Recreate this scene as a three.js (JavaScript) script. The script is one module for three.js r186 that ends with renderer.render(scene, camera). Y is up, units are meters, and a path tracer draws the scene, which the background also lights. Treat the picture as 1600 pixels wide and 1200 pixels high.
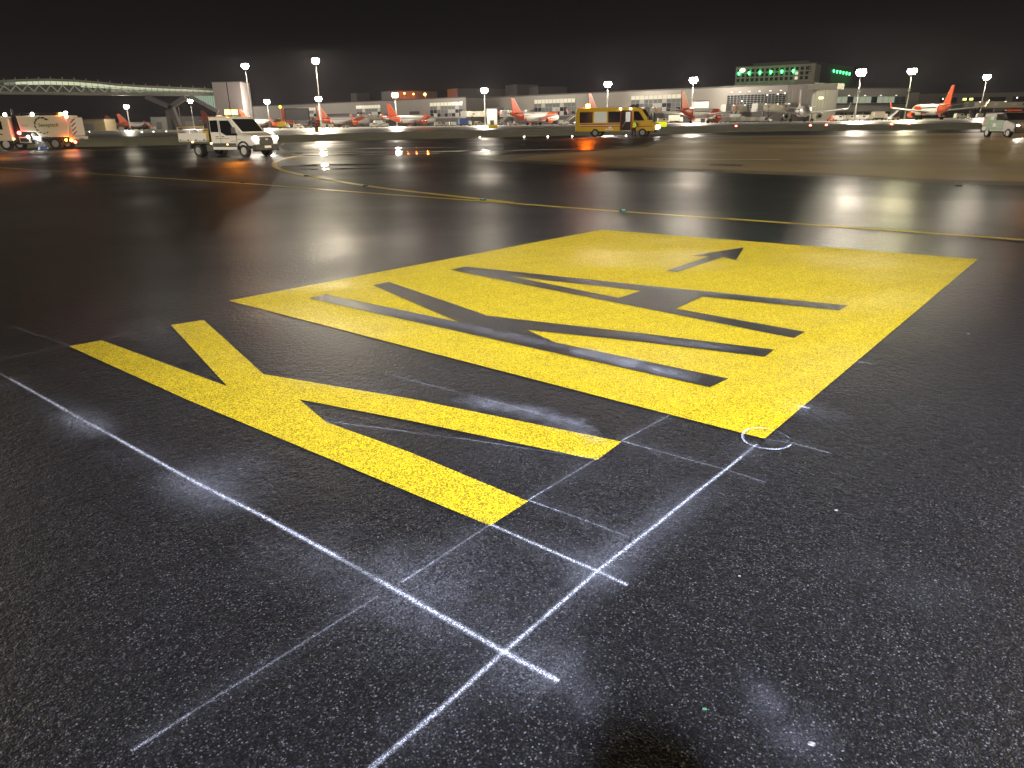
import * as THREE from 'three';
import { mergeGeometries } from 'three/addons/utils/BufferGeometryUtils.js';
import { MarchingCubes } from 'three/addons/objects/MarchingCubes.js';
import { RoundedBoxGeometry } from 'three/addons/geometries/RoundedBoxGeometry.js';

// ------------------------------------------------------------------ camera, sky, lights, exposure
const scene = new THREE.Scene();
const camera = new THREE.PerspectiveCamera(56.78, 4 / 3, 0.1, 6000);
camera.rotation.order = 'YXZ';
camera.position.set(0, 1.75, 0);
camera.rotation.set(-20.27 * Math.PI / 180, 0, -0.9 * Math.PI / 180);
const renderer = new THREE.WebGLRenderer({ antialias: true });
renderer.toneMapping = THREE.LinearToneMapping;
renderer.toneMappingExposure = 1;
renderer.shadowMap.enabled = true;

{ // overcast night sky: almost black, faintly warm from the airport towards the horizon all round
  const W = 256, H = 128, d = new Float32Array(W * H * 4);
  for (let j = 0; j < H; j++) {
    const up = ((j + 0.5) / H - 0.5) * Math.PI, k = Math.exp(-Math.max(0, up) * 5);
    for (let i = 0; i < W; i++) {
      const o = (j * W + i) * 4;
      d[o] = 0.0020 + 0.0022 * k; d[o + 1] = 0.0015 + 0.0019 * k; d[o + 2] = 0.0019 + 0.0020 * k; d[o + 3] = 1;
    }
  }
  const sky = new THREE.DataTexture(d, W, H, THREE.RGBAFormat, THREE.FloatType);
  sky.mapping = THREE.EquirectangularReflectionMapping; sky.magFilter = THREE.LinearFilter; sky.needsUpdate = true;
  scene.background = sky; scene.environment = sky;
}
const moon = new THREE.DirectionalLight(0xfff2dd, 0.004);
moon.position.set(-200, 400, 300); moon.castShadow = true; moon.shadow.radius = 20;
scene.add(moon, moon.target);
scene.fog = new THREE.FogExp2(0xd8d6e2, 0.00010);
const WORK_LIGHT = 6600;                       // candela of the floodlights on the mobile tower behind the camera
const WORK_AT = [1.0, 11.0, 10.6], WORK_AIM = [1.5, 0, -6.5], WORK_ANGLE = 18.5;
const MAST = 4400;                             // candela scale of the apron masts

// ------------------------------------------------------------------ helpers
let seed = 20240611;
const rnd = () => { seed |= 0; seed = seed + 0x6D2B79F5 | 0; let t = Math.imul(seed ^ seed >>> 15, 1 | seed); t = t + Math.imul(t ^ t >>> 7, 61 | t) ^ t; return ((t ^ t >>> 14) >>> 0) / 4294967296; };
const rr = (a, b) => a + (b - a) * rnd();
const names = new Map();
function numbered(n) { const k = names.get(n) ?? 0; names.set(n, k + 1); return k ? n + '_' + String(k).padStart(3, '0') : n; }
function M(r, g, b, rough = 0.6, extra = {}) {
  const { metal = 0, ...rest } = extra;
  const m = new THREE.MeshPhysicalMaterial({ roughness: rough, metalness: metal, side: THREE.DoubleSide, ...rest });
  m.color.setRGB(r, g, b); return m;
}
function glow(r, g, b, k) { const m = M(Math.min(0.8, r), Math.min(0.8, g), Math.min(0.8, b), 0.4); m.emissive.setRGB(r, g, b); m.emissiveIntensity = k; return m; }
function fix(g) { const o = g.index ? g.toNonIndexed() : g.clone(); for (const k of Object.keys(o.attributes)) if (!['position', 'normal', 'uv'].includes(k)) o.deleteAttribute(k); return o; }
function join(list) { return Array.isArray(list) ? (list.length === 1 ? list[0] : mergeGeometries(list.map(fix))) : list; }
function mesh(name, geo, mat, parent) {
  const o = new THREE.Mesh(join(geo), mat); o.castShadow = o.receiveShadow = true;
  o.name = (!parent || parent === scene) ? numbered(name) : name;
  (parent ?? scene).add(o); return o;
}
function tag(o, label, category, group, kind) {
  if (label) o.userData.label = label; if (category) o.userData.category = category; if (group) o.userData.group = group; if (kind) o.userData.kind = kind; return o;
}
function thing(name, label, category, [x, y, z] = [0, 0, 0], turn = 0, group) {
  const o = new THREE.Group(); o.name = numbered(name); o.position.set(x, y, z); o.rotation.y = turn; scene.add(o);
  return tag(o, label, category, group);
}
const B = (w, h, d, x = 0, y = 0, z = 0) => new THREE.BoxGeometry(w, h, d).translate(x, y, z);
const RB = (w, h, d, x = 0, y = 0, z = 0, r = 0.05) => new RoundedBoxGeometry(w, h, d, 2, r).translate(x, y, z);
const CY = (r0, r1, h, x, y, z, n = 14) => new THREE.CylinderGeometry(r0, r1, h, n).translate(x, y, z);
function bar(a, b, r, n = 8, r2 = r) {
  const A = new THREE.Vector3(...a), Bv = new THREE.Vector3(...b), d = Bv.clone().sub(A), L = d.length();
  const g = new THREE.CylinderGeometry(r2, r, L, n); g.translate(0, L / 2, 0);
  g.applyQuaternion(new THREE.Quaternion().setFromUnitVectors(new THREE.Vector3(0, 1, 0), d.normalize())); return g.translate(...a);
}
function beam(a, b, w, h) {                       // a rectangular bar between two points
  const A = new THREE.Vector3(...a), Bv = new THREE.Vector3(...b), d = Bv.clone().sub(A), L = d.length();
  const g = new THREE.BoxGeometry(w, L, h); g.translate(0, L / 2, 0);
  g.applyQuaternion(new THREE.Quaternion().setFromUnitVectors(new THREE.Vector3(0, 1, 0), d.normalize())); return g.translate(...a);
}
function prism(pts, d, bevel = 0.03, z = 0) {     // side profile (x, y) given depth d about z
  const s = new THREE.Shape(pts.map(p => new THREE.Vector2(...p)));
  const g = new THREE.ExtrudeGeometry(s, { depth: d - 2 * bevel, bevelEnabled: bevel > 0, bevelSize: bevel, bevelThickness: bevel, bevelOffset: -bevel, bevelSegments: 2 });
  return g.translate(0, 0, z - d / 2 + bevel);
}
function flat(pts, y = 0, holes = []) {           // polygon on the ground, uv in metres
  const s = new THREE.Shape(pts.map(([x, z]) => new THREE.Vector2(x, -z)));
  for (const h of holes) s.holes.push(new THREE.Path(h.map(([x, z]) => new THREE.Vector2(x, -z))));
  return new THREE.ShapeGeometry(s, 8).rotateX(-Math.PI / 2).translate(0, y, 0);
}
function ribbon(pts, w, y, closed = false) {      // strip along a polyline; uv: u metres along, v 0..1 across
  const P = pts.map(([x, z]) => new THREE.Vector2(x, z)), n = P.length, pos = [], uv = [], idx = []; let s = 0;
  for (let i = 0; i < n; i++) {
    const a = P[Math.max(0, i - 1)], b = P[Math.min(n - 1, i + 1)];
    let t = b.clone().sub(a); if (closed && (i === 0 || i === n - 1)) t = P[1].clone().sub(P[n - 2]); t.normalize();
    if (i) s += P[i].distanceTo(P[i - 1]);
    const nx = -t.y, nz = t.x;
    pos.push(P[i].x + nx * w / 2, y, P[i].y + nz * w / 2, P[i].x - nx * w / 2, y, P[i].y - nz * w / 2);
    uv.push(s, 0, s, 1);
    if (i) { const k = i * 2; idx.push(k - 2, k - 1, k, k, k - 1, k + 1); }
  }
  const g = new THREE.BufferGeometry();
  g.setAttribute('position', new THREE.Float32BufferAttribute(pos, 3)); g.setAttribute('uv', new THREE.Float32BufferAttribute(uv, 2)); g.setIndex(idx); g.computeVertexNormals();
  if (g.attributes.normal.getY(0) < 0) { for (let i = 0; i < idx.length; i += 3) [idx[i], idx[i + 1]] = [idx[i + 1], idx[i]]; g.setIndex(idx); g.computeVertexNormals(); }
  return g;
}
function smooth(pts, n) { return new THREE.SplineCurve(pts.map(p => new THREE.Vector2(...p))).getPoints(n).map(v => [v.x, v.y]); }
function rough(pts, step, amp) {                  // resample a polyline and jitter it by hand-held amounts
  const out = []; let ph = rnd() * 9;
  for (let i = 1; i < pts.length; i++) {
    const [x0, z0] = pts[i - 1], [x1, z1] = pts[i], L = Math.hypot(x1 - x0, z1 - z0), n = Math.max(1, Math.round(L / step));
    for (let k = i === 1 ? 0 : 1; k <= n; k++) { const t = k / n; ph += 0.35; const j = amp * (Math.sin(ph * 1.3) + 0.6 * Math.sin(ph * 2.9 + 1) + rr(-0.6, 0.6)); out.push([x0 + (x1 - x0) * t - (z1 - z0) / L * j, z0 + (z1 - z0) * t + (x1 - x0) / L * j]); }
  }
  return out;
}
// periodic value noise on a lattice of n cells
function lattice(n, sd) { const a = new Float32Array(n * n); let q = sd; for (let i = 0; i < n * n; i++) { q = (Math.imul(q, 1664525) + 1013904223) | 0; a[i] = (q >>> 8 & 0xffff) / 65535; } return (x, y) => { const fx = x * n, fy = y * n, i = Math.floor(fx), j = Math.floor(fy); let u = fx - i, v = fy - j; u = u * u * (3 - 2 * u); v = v * v * (3 - 2 * v); const w = k => ((k % n) + n) % n, g = (p, r) => a[w(r) * n + w(p)]; return (g(i, j) * (1 - u) + g(i + 1, j) * u) * (1 - v) + (g(i, j + 1) * (1 - u) + g(i + 1, j + 1) * u) * v; }; }
function fbm(n, oct, sd) { const L = []; for (let o = 0; o < oct; o++) L.push(lattice(n << o, sd + o * 77)); return (x, y) => { let s = 0, a = 0.5, t = 0; for (const f of L) { s += a * f(x, y); t += a; a *= 0.5; } return s / t; }; }
const enc = v => { v = Math.min(1, Math.max(0, v)); return Math.round(255 * (v <= 0.0031308 ? v * 12.92 : 1.055 * Math.pow(v, 1 / 2.4) - 0.055)); };
function dataTex(d, W, H, repX, repY, srgb) {
  const t = new THREE.DataTexture(d, W, H, THREE.RGBAFormat, THREE.UnsignedByteType);
  t.wrapS = t.wrapT = THREE.RepeatWrapping; t.magFilter = t.minFilter = THREE.LinearFilter; t.repeat.set(repX, repY); if (srgb) t.colorSpace = THREE.SRGBColorSpace; t.needsUpdate = true; return t;
}
function canvasTex(w, h, draw) { const c = document.createElement('canvas'); c.width = w; c.height = h; draw(c.getContext('2d'), w, h); const t = new THREE.CanvasTexture(c); t.colorSpace = THREE.SRGBColorSpace; return t; }

// ------------------------------------------------------------------ surface textures
// one 4 m tile of coarse aggregate: height, and the tone of each stone
const TN = 2048, TILE = 4, hgt = new Float32Array(TN * TN), tone = new Float32Array(TN * TN);
{
  for (let i = 0; i < 420000; i++) {
    const x = rnd() * TN, y = rnd() * TN, r = rr(0.9, 2.25), h = rr(0.55, 1), e = rr(0.6, 1.0), an = rnd() * 3.14, ca = Math.cos(an), sa = Math.sin(an);
    const tn = Math.exp(rr(-1, 1) * 0.62) * (rnd() < 0.20 ? rr(2.5, 7.5) : 1), R = Math.ceil(r);
    for (let v = -R; v <= R; v++) for (let u = -R; u <= R; u++) {
      const p = (u * ca + v * sa) / r, q = (v * ca - u * sa) / (r * e), d2 = p * p + q * q; if (d2 > 1) continue;
      const k = ((Math.floor(y + v) + TN) % TN) * TN + (Math.floor(x + u) + TN) % TN, hh = h * Math.sqrt(1 - d2 * 0.85);
      if (hh > hgt[k]) { hgt[k] = hh; tone[k] = tn; }
    }
  }
}
const asphaltMap = (() => { const d = new Uint8Array(TN * TN * 4), n = fbm(6, 4, 5); for (let j = 0; j < TN; j++) for (let i = 0; i < TN; i++) { const k = j * TN + i, m = 0.82 + 0.36 * n(i / TN, j / TN), v = (hgt[k] < 0.25 ? 0.005 : 0.0108 * tone[k] * (0.55 + 0.45 * hgt[k])) * m; d[k * 4] = enc(v * 1.0); d[k * 4 + 1] = enc(v * 0.985); d[k * 4 + 2] = enc(v * 1.0); d[k * 4 + 3] = 255; } return dataTex(d, TN, TN, 1 / TILE, 1 / TILE, true); })();
const paintMap = (() => { const d = new Uint8Array(TN * TN * 4), n = fbm(5, 5, 31), f = fbm(64, 2, 9), sk = lattice(40, 17), sk2 = lattice(90, 19); for (let j = 0; j < TN; j++) for (let i = 0; i < TN; i++) { const k = j * TN + i, m = 0.86 + 0.14 * n(i / TN, j / TN) + 0.10 * sk((i + j * 0.5) / TN * 0.1, (j - i * 0.5) / TN) + 0.06 * sk2((i - j) / TN * 0.05, (j + i) / TN), wear = f(i / TN, j / TN); const pit = hgt[k] < 0.16 + 0.34 * (wear - 0.48); const g = pit ? 0.30 : 0.84 + 0.16 * hgt[k]; d[k * 4] = enc(0.66 * m * g); d[k * 4 + 1] = enc(0.47 * m * g); d[k * 4 + 2] = enc(0.003 + 0.004 * g); d[k * 4 + 3] = 255; } return dataTex(d, TN, TN, 1 / TILE, 1 / TILE, true); })();
const stoneBump = (() => { const d = new Uint8Array(TN * TN * 4); for (let k = 0; k < TN * TN; k++) { d[k * 4] = d[k * 4 + 1] = d[k * 4 + 2] = Math.round(255 * hgt[k]); d[k * 4 + 3] = 255; } return dataTex(d, TN, TN, 1 / TILE, 1 / TILE, false); })();
function roughTex(lo, hi, rep, sd, stretch = 1, N = 512, oct = 6) { const n = fbm(4, oct, sd), d = new Uint8Array(N * N * 4); for (let j = 0; j < N; j++) for (let i = 0; i < N; i++) { const k = (j * N + i) * 4, t = Math.min(1, Math.max(0, (n(i / N, j / N) - 0.28) / 0.44)), v = Math.round(255 * (lo + (hi - lo) * t)); d[k] = d[k + 1] = d[k + 2] = v; d[k + 3] = 255; } return dataTex(d, N, N, 1 / rep, stretch / rep, false); }
const wetRough = roughTex(0.30, 0.60, 37, 3), paintRough = roughTex(0.40, 0.72, 9.3, 8, 2), dryRough = roughTex(0.38, 0.6, 61, 14, 3);

// centimetre-sized unevenness of the wet surface, as a normal map over a 6 m tile
const rippleNormal = (() => {
  const N = 1024, a = new Float32Array(N * N), d = new Uint8Array(N * N * 4), L = [lattice(256, 201), lattice(512, 202), lattice(128, 203)], big = fbm(6, 3, 205);
  for (let j = 0; j < N; j++) for (let i = 0; i < N; i++) { const x = i / N, y = j / N; a[j * N + i] = (L[0](x, y) * 0.5 + L[1](x, y) * 0.4 + L[2](x, y) * 0.4) * (0.5 + big(x, y)); }
  for (let j = 0; j < N; j++) for (let i = 0; i < N; i++) { const k = (j * N + i) * 4, gx = (a[j * N + (i + 1) % N] - a[j * N + (i + N - 1) % N]) * 0.34, gy = (a[((j + 1) % N) * N + i] - a[((j + N - 1) % N) * N + i]) * 0.34, l = 1 / Math.hypot(gx, gy, 1); d[k] = Math.round(127.5 - 127.5 * gx * l); d[k + 1] = Math.round(127.5 - 127.5 * gy * l); d[k + 2] = Math.round(127.5 + 127.5 * l); d[k + 3] = 255; }
  return dataTex(d, N, N, 1 / 6, 1 / 6, false);
})();
const asphaltM = M(1, 1, 1, 1, { map: asphaltMap, specularIntensity: 0.26, normalMap: rippleNormal, normalScale: new THREE.Vector2(1, 1), bumpMap: stoneBump, bumpScale: 0.0014, roughnessMap: wetRough, vertexColors: true, side: THREE.FrontSide });
const paintM = M(1, 1, 1, 1, { map: paintMap, bumpMap: stoneBump, bumpScale: 0.0018, specularIntensity: 0.42, normalMap: rippleNormal, roughnessMap: paintRough, side: THREE.FrontSide });
const blackM = M(1.1, 1.1, 1.15, 1, { map: asphaltMap, specularIntensity: 0.26, bumpMap: stoneBump, bumpScale: 0.002, roughnessMap: wetRough, side: THREE.FrontSide });

// ------------------------------------------------------------------ ground
{ // one sheet, finely divided near the work and coarsely towards the horizon
  const n = 250, a = 4, k = Math.asinh(2200 / a), c = []; for (let i = 0; i <= n; i++) c.push(a * Math.sinh(k * (i / n * 2 - 1)));
  const pos = [], uv = [], col = [], idx = [], f1 = fbm(8, 4, 44), f2 = fbm(8, 5, 99), f3 = fbm(8, 3, 7);
  for (let j = 0; j <= n; j++) for (let i = 0; i <= n; i++) {
    const x = c[i] + 0.8, z = c[j] - 5; pos.push(x, 0, z); uv.push(x, -z);
    // stains: long smears along the taxiway, patches of cleaner and of tyre-blackened surface
    const s = f1(x / 33 + z / 91, z / 12) , p = f2(x / 14, z / 11), q = f3(x / 160, z / 60);
    const m = 0.58 + 0.42 * s + 0.34 * p + 0.2 * q; col.push(m * 1.02, m, m * 0.98);
  }
  for (let j = 0; j < n; j++) for (let i = 0; i < n; i++) { const t = j * (n + 1) + i; idx.push(t, t + n + 1, t + 1, t + 1, t + n + 1, t + n + 2); }
  const g = new THREE.BufferGeometry(); g.setAttribute('position', new THREE.Float32BufferAttribute(pos, 3)); g.setAttribute('uv', new THREE.Float32BufferAttribute(uv, 2)); g.setAttribute('color', new THREE.Float32BufferAttribute(col, 3)); g.setIndex(idx); g.computeVertexNormals();
  tag(mesh('ground', g, asphaltM), 'dark damp asphalt of the taxiway stretching to the airport terminal', 'taxiway', null, 'structure');
}
const noiseMap = (lo, hi, tint, rep, sd) => { const N = 512, n = fbm(5, 6, sd), d = new Uint8Array(N * N * 4); for (let j = 0; j < N; j++) for (let i = 0; i < N; i++) { const k = (j * N + i) * 4, v = lo + (hi - lo) * n(i / N, j / N); d[k] = enc(v * tint[0]); d[k + 1] = enc(v * tint[1]); d[k + 2] = enc(v * tint[2]); d[k + 3] = 255; } return dataTex(d, N, N, 1 / rep, 1 / rep, true); };
const oldAsphaltM = M(1, 1, 1, 1, { map: noiseMap(0.10, 0.32, [1.0, 0.78, 0.38], 30, 61), roughnessMap: dryRough, bumpMap: stoneBump, bumpScale: 0.0012 });
const concreteM = M(1, 1, 1, 0.36, { map: noiseMap(0.30, 0.48, [1, 0.95, 0.87], 40, 71) });
const grassM = M(1, 1, 1, 0.95, { map: noiseMap(0.08, 0.22, [0.95, 0.93, 0.34], 9, 81), bumpMap: stoneBump, bumpScale: 0.03 });
tag(mesh('pavement', flat([[13.97, -18.47], [11.50, -20.14], [10.04, -22.88], [5.85, -26.47], [3.46, -29.58], [-0.44, -35.15], [-1.83, -39.10], [1.35, -43.99], [5.62, -48.38], [9.57, -54.36], [15.96, -76.11], [23.73, -78.23], [57.37, -75.97]], 0.002), M(1, 1, 1, 1, { map: noiseMap(0.02, 0.15, [1.0, 0.84, 0.5], 22, 67), roughnessMap: dryRough, bumpMap: stoneBump, bumpScale: 0.0015 })), 'darker half-worn margin around the brown asphalt', 'pavement', null, 'structure');
tag(mesh('pavement', flat([[14.74, -19.52], [12.20, -21.39], [10.61, -24.20], [6.19, -28.06], [3.66, -31.33], [0.17, -36.78], [1.62, -41.31], [5.27, -45.32], [9.30, -50.35], [15.96, -73.14], [23.32, -76.85], [32.73, -75.89], [41.92, -74.95], [55.45, -73.40]], 0.004), oldAsphaltM), 'worn brown asphalt beyond the dark taxiway on the right', 'pavement', null, 'structure');
tag(mesh('apron', flat([[-700, -1200], [-700, -250], [-121.59, -171.89], [-95.52, -169.62], [-62.95, -150.19], [-41.41, -141.85], [-22.11, -169.47], [-5.09, -177.93], [18.77, -208.37], [44.78, -214.50], [75.00, -198.18], [88.99, -167.48], [115.20, -168.41], [700, -170], [900, -1200]], 0.004), concreteM), 'pale concrete apron under the parked aircraft', 'apron', null, 'structure');
tag(mesh('grass', flat([[-118.17, -163.11], [-91.98, -163.30], [-60.87, -145.20], [-40.11, -137.39], [-21.29, -163.16], [-4.90, -170.99], [17.92, -198.92], [42.70, -204.50], [71.76, -189.62], [85.10, -160.13], [110.95, -162.18], [119.68, -155.60], [76.40, -99.12], [59.73, -91.61], [50.29, -94.39], [38.00, -100.15], [27.64, -99.62], [19.32, -92.26], [8.40, -93.05], [-2.60, -89.97], [-11.28, -86.01], [-24.16, -80.12], [-32.76, -77.82], [-42.05, -74.28], [-52.28, -71.78]], 0.009), grassM), 'strip of dull green grass between taxiway and apron', 'grass', null, 'stuff');

// wet patches by the bend of the yellow line
const wetM = M(0.012, 0.012, 0.012, 0.07, { specularIntensity: 1 });
function puddle(cx, cz, rx, rz, sd, label) {
  const pts = []; for (let i = 0; i < 60; i++) { const t = i / 60 * 6.2832, k = 1 + 0.28 * Math.sin(3 * t + sd) + 0.2 * Math.sin(7 * t + sd * 2) + 0.12 * Math.sin(13 * t + sd * 5); pts.push([cx + rx * k * Math.cos(t), cz + rz * k * Math.sin(t)]); }
  tag(mesh('puddle', flat(pts, 0.005), wetM), label, 'puddle', null, 'structure');
}
{ const P = [[[-8.18, -34.10], 1.7, 0.8, 'shining puddle inside the bend of the yellow line'], [[-7.17, -31.03], 1.6, 0.35, 'narrow puddle just below the shining one inside the bend'], [[-8.33, -45.31], 5.0, 1.0, 'long thin wet streak beyond the bend of the yellow line'], [[-9.85, -56.41], 4.5, 0.8, 'far wet streak nearest the grass, left of centre'], [[-3.92, -48.50], 6, 0.8, 'far wet streak right of the bend of the yellow line'], [[-10.57, -49.55], 4, 0.6, 'wet strip lying along the far arm of the yellow bend']];
  P.forEach(([[x, z], a, b, l], i) => puddle(x, z, a, b, i * 1.7 + 1, l)); }
// a dark rectangular patch repair in the brown pavement
tag(mesh('patch_repair', flat([[7.85, -29.28], [8.32, -30.36], [9.40, -29.65], [8.96, -28.55]], 0.009), M(0.02, 0.019, 0.017, 0.55)), 'small dark patch repair in the brown pavement', 'patch repair', null, 'structure');
const paleM = M(0.55, 0.50, 0.40, 0.6), edgeM = M(0.5, 0.36, 0.03, 0.55, { bumpMap: stoneBump, bumpScale: 0.003 });
tag(mesh('painted_line', ribbon([[6.36, -35.13], [11.96, -32.77]], 0.4, 0.009), paleM), 'faded pale line painted on the brown pavement', 'painted line');

// ------------------------------------------------------------------ painted markings
const lineM = M(1, 1, 1, 1, { map: paintMap, bumpMap: stoneBump, bumpScale: 0.003, roughnessMap: paintRough });
const uvm = g => { const p = g.attributes.position, u = g.attributes.uv; for (let i = 0; i < p.count; i++) u.setXY(i, p.getX(i), -p.getZ(i)); return g; };
tag(mesh('taxiway_line', uvm(ribbon([[-28.74, -39.15], [-24.95, -36.51], [-8.21, -23.58], [-3.30, -19.36], [-0.61, -17.19], [2.33, -14.71], [5.07, -12.57], [7.59, -10.53], [8.18, -10.06]], 0.16, 0.004)), lineM), 'long straight yellow line crossing the taxiway beyond the painted board', 'taxiway line');
tag(mesh('taxiway_line', uvm(ribbon(smooth([[0.06, -16.67], [-0.62, -17.56], [-3.59, -21.14], [-5.86, -24.56], [-7.79, -27.73], [-9.48, -30.97], [-10.80, -34.31], [-11.86, -37.95], [-12.44, -41.47], [-12.57, -45.94], [-11.61, -49.42], [-9.87, -51.45]], 90), 0.24, 0.008)), lineM), 'yellow line that bends away to the left towards the grass', 'taxiway line');
const edge = (pts, label) => tag(mesh('taxiway_line', uvm(ribbon(pts, 0.3, 0.005)), edgeM), label, 'taxiway line');
edge([[-37.24, -52.18], [-34.94, -61.60], [-28.96, -67.33]], 'thin edge line along the grass behind the sweeper truck');

const board = thing('painted_board', 'big yellow painted board on the asphalt with a black letter and arrow', 'painted marking');
mesh('panel', flat([[-3.01, -7.44], [1.57, -12.25], [6.02, -9.10], [1.46, -3.75]], 0.002), paintM, board);
mesh('letter', flat([[-2.17, -7.48], [-2.03, -7.66], [-0.49, -6.42], [-1.59, -8.09], [-1.43, -8.26], [-0.33, -6.78], [-0.24, -6.64], [1.12, -5.96], [2.11, -5.43], [1.97, -5.25], [1.08, -5.70], [0.14, -6.12], [0.37, -5.72], [1.55, -4.77], [1.37, -4.60]], 0.0045), blackM, board).userData.label = 'black letter K';
mesh('letter', flat([[-0.76, -8.93], [-0.57, -9.13], [1.46, -7.89], [3.32, -6.81], [3.15, -6.62], [2.01, -7.28], [1.62, -6.79], [2.55, -5.92], [2.38, -5.74], [1.06, -7.09]], 0.0045, [[[-0.00, -8.48], [1.42, -7.59], [1.13, -7.28]]]), blackM, board).userData.label = 'black letter A';
mesh('arrow', flat([[3.37, -10.25], [2.46, -9.65], [2.69, -9.58], [1.90, -8.64], [2.03, -8.57], [2.86, -9.52], [2.96, -9.28]], 0.0045), blackM, board);
tag(mesh('painted_letter', flat([[-3.79, -5.84], [-3.60, -6.01], [-2.04, -4.78], [-3.20, -6.48], [-2.96, -6.65], [-1.86, -5.03], [-0.69, -4.48], [0.63, -3.74], [0.46, -3.51], [-0.64, -4.10], [-1.45, -4.50], [-1.17, -4.10], [-0.59, -3.65], [0.07, -3.07], [-0.11, -2.85], [-2.20, -4.51]], 0.002), paintM), 'large yellow letter K painted on bare asphalt beside the yellow board', 'painted letter');

// chalk and spray lines: a crisp core with a dusty halo that catches on the stones
function chalkTex(core, halo, side, broken, sd, W = 2048, H = 256) {
  const d = new Uint8Array(W * H * 4), n1 = fbm(12, 4, sd), n2 = fbm(5, 3, sd + 5);
  for (let j = 0; j < H; j++) for (let i = 0; i < W; i++) {
    const v = (j + 0.5) / H - 0.5, u = i / W, st = hgt[((j * 2) % TN) * TN + (i * 2) % TN];
    const c = core * Math.exp(-Math.pow(v / 0.014, 2)) * Math.min(1, Math.max(0.35, 0.5 + (n1(u, 0.3) - broken) * 5)) * Math.min(1.5, 0.15 + 1.5 * st * st);
    const env = Math.pow(Math.max(0, n2(u, 0.7) - 0.30) * 2.2, 1.5), hv = v + side * 0.1;
    const h = halo * env * Math.exp(-Math.pow(hv / 0.17, 2)) * (0.25 + 1.2 * n1(u, v + 0.5)) * (st > 0.62 ? 1.25 : st > 0.42 ? 0.35 : 0.04) * Math.max(0, Math.min(1, (0.5 - Math.abs(v)) * 8));
    const a = Math.max(0, Math.min(1, c + h)), k = (j * W + i) * 4; d[k] = d[k + 1] = d[k + 2] = Math.round(255 * a); d[k + 3] = 255;
  }
  return d;
}
const chalkStyles = {
  strong: [0.85, 0.38, 0.4, 0.30, 11, 0.70], clean: [0.72, 0.16, 0, 0.32, 23, 0.55], thin: [0.46, 0.10, 0, 0.44, 37, 0.36], faint: [0.26, 0.10, 0, 0.5, 53, 0.36],
};
const chalkMats = {};
for (const [k, [c, h, s, b, sd]] of Object.entries(chalkStyles)) {
  const t = dataTex(chalkTex(c, h, s, b, sd), 2048, 256, 1 / 4.1, 1, false); t.wrapT = THREE.ClampToEdgeWrapping;
  chalkMats[k] = M(0.78, 0.80, 0.84, 0.85, { alphaMap: t, transparent: true, bumpMap: null });
}
let chalkY = 0.006;
function chalk(pts, style, label) { chalkY += 0.0004; return tag(mesh('chalk_line', ribbon(rough(pts, 0.12, 0.0016), chalkStyles[style][5], chalkY), chalkMats[style]), label, 'chalk line'); }
chalk([[-4.61, -5.71], [-3.90, -5.13], [-2.68, -4.14], [-1.82, -3.44], [-1.17, -2.94], [-0.42, -2.33], [-0.04, -2.01], [0.14, -1.87]], 'strong', 'thick dusty white line below the yellow K running from the left edge');
chalk([[-0.45, -1.50], [-0.42, -1.55], [-0.24, -1.76], [-0.04, -2.01], [0.34, -2.48], [1.13, -3.37], [1.39, -3.67]], 'clean', 'long white line from the bottom edge up to the white ring');
chalk([[-0.11, -2.85], [0.34, -2.48], [0.45, -2.38]], 'clean', 'white line continuing from the lower corner of the yellow K');
chalk([[0.07, -3.07], [0.30, -2.90], [0.50, -2.74]], 'thin', 'short thin white line right of the foot of the yellow K');
chalk([[0.63, -3.74], [1.11, -3.37], [1.28, -3.21]], 'thin', 'thin white line from the arm of the yellow K across the long line');
chalk([[-0.46, -2.42], [-0.11, -2.85]], 'thin', 'thin white line between the foot of the yellow K and the dusty line');
chalk([[0.07, -3.07], [0.46, -3.51]], 'thin', 'thin white line joining the two feet of the yellow K');
chalk([[0.63, -3.74], [0.99, -4.11]], 'thin', 'thin white line between the yellow K and the yellow board');
chalk([[-1.15, -1.61], [-0.95, -1.85], [-0.54, -2.33]], 'thin', 'broken white line alone in the dark lower left corner');
chalk([[-4.25, -5.34], [-4.13, -5.46], [-3.79, -5.84]], 'thin', 'thin white line from the left edge to the top corner of the yellow K');
chalk([[-3.60, -6.01], [-3.20, -6.48]], 'faint', 'faint white line between the two top ends of the yellow K');
chalk([[-2.96, -6.65], [-2.63, -7.03]], 'faint', 'faint white line from the top of the yellow K towards the board');
chalk([[-4.70, -6.50], [-4.25, -6.16], [-3.79, -5.84]], 'faint', 'short dusty line pointing at the top left corner of the yellow K');
chalk([[-0.90, -4.94], [-0.17, -4.42], [0.48, -3.92]], 'faint', 'faint line along the upper edge of the arm of the yellow K');
chalk([[-1.19, -4.10], [-0.78, -3.96], [-0.23, -3.77], [0.50, -3.49]], 'faint', 'faint line between the two arms of the yellow K');
chalk([[0.83, -12.98], [1.57, -12.29]], 'thin', 'pale dash at the far left corner of the yellow board');
chalk([[6.02, -9.10], [6.44, -8.85], [6.78, -8.65]], 'thin', 'pale dash at the far right corner of the yellow board');
chalk([[-3.63, -7.91], [-3.01, -7.44]], 'thin', 'pale dash at the near left corner of the yellow board');
chalk([[-3.05, -8.17], [-2.50, -7.86]], 'faint', 'faint dash above the left edge of the yellow board');
chalk([[1.45, -3.71], [1.59, -3.66], [1.75, -3.52]], 'faint', 'faint line running right from the white ring');
chalk([[2.60, -5.07], [2.69, -5.02]], 'clean', 'small white tick on the right edge of the yellow board');
chalk([[1.83, -4.21], [1.89, -4.17]], 'strong', 'smudged white tick on the right edge nearest the white ring');
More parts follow.
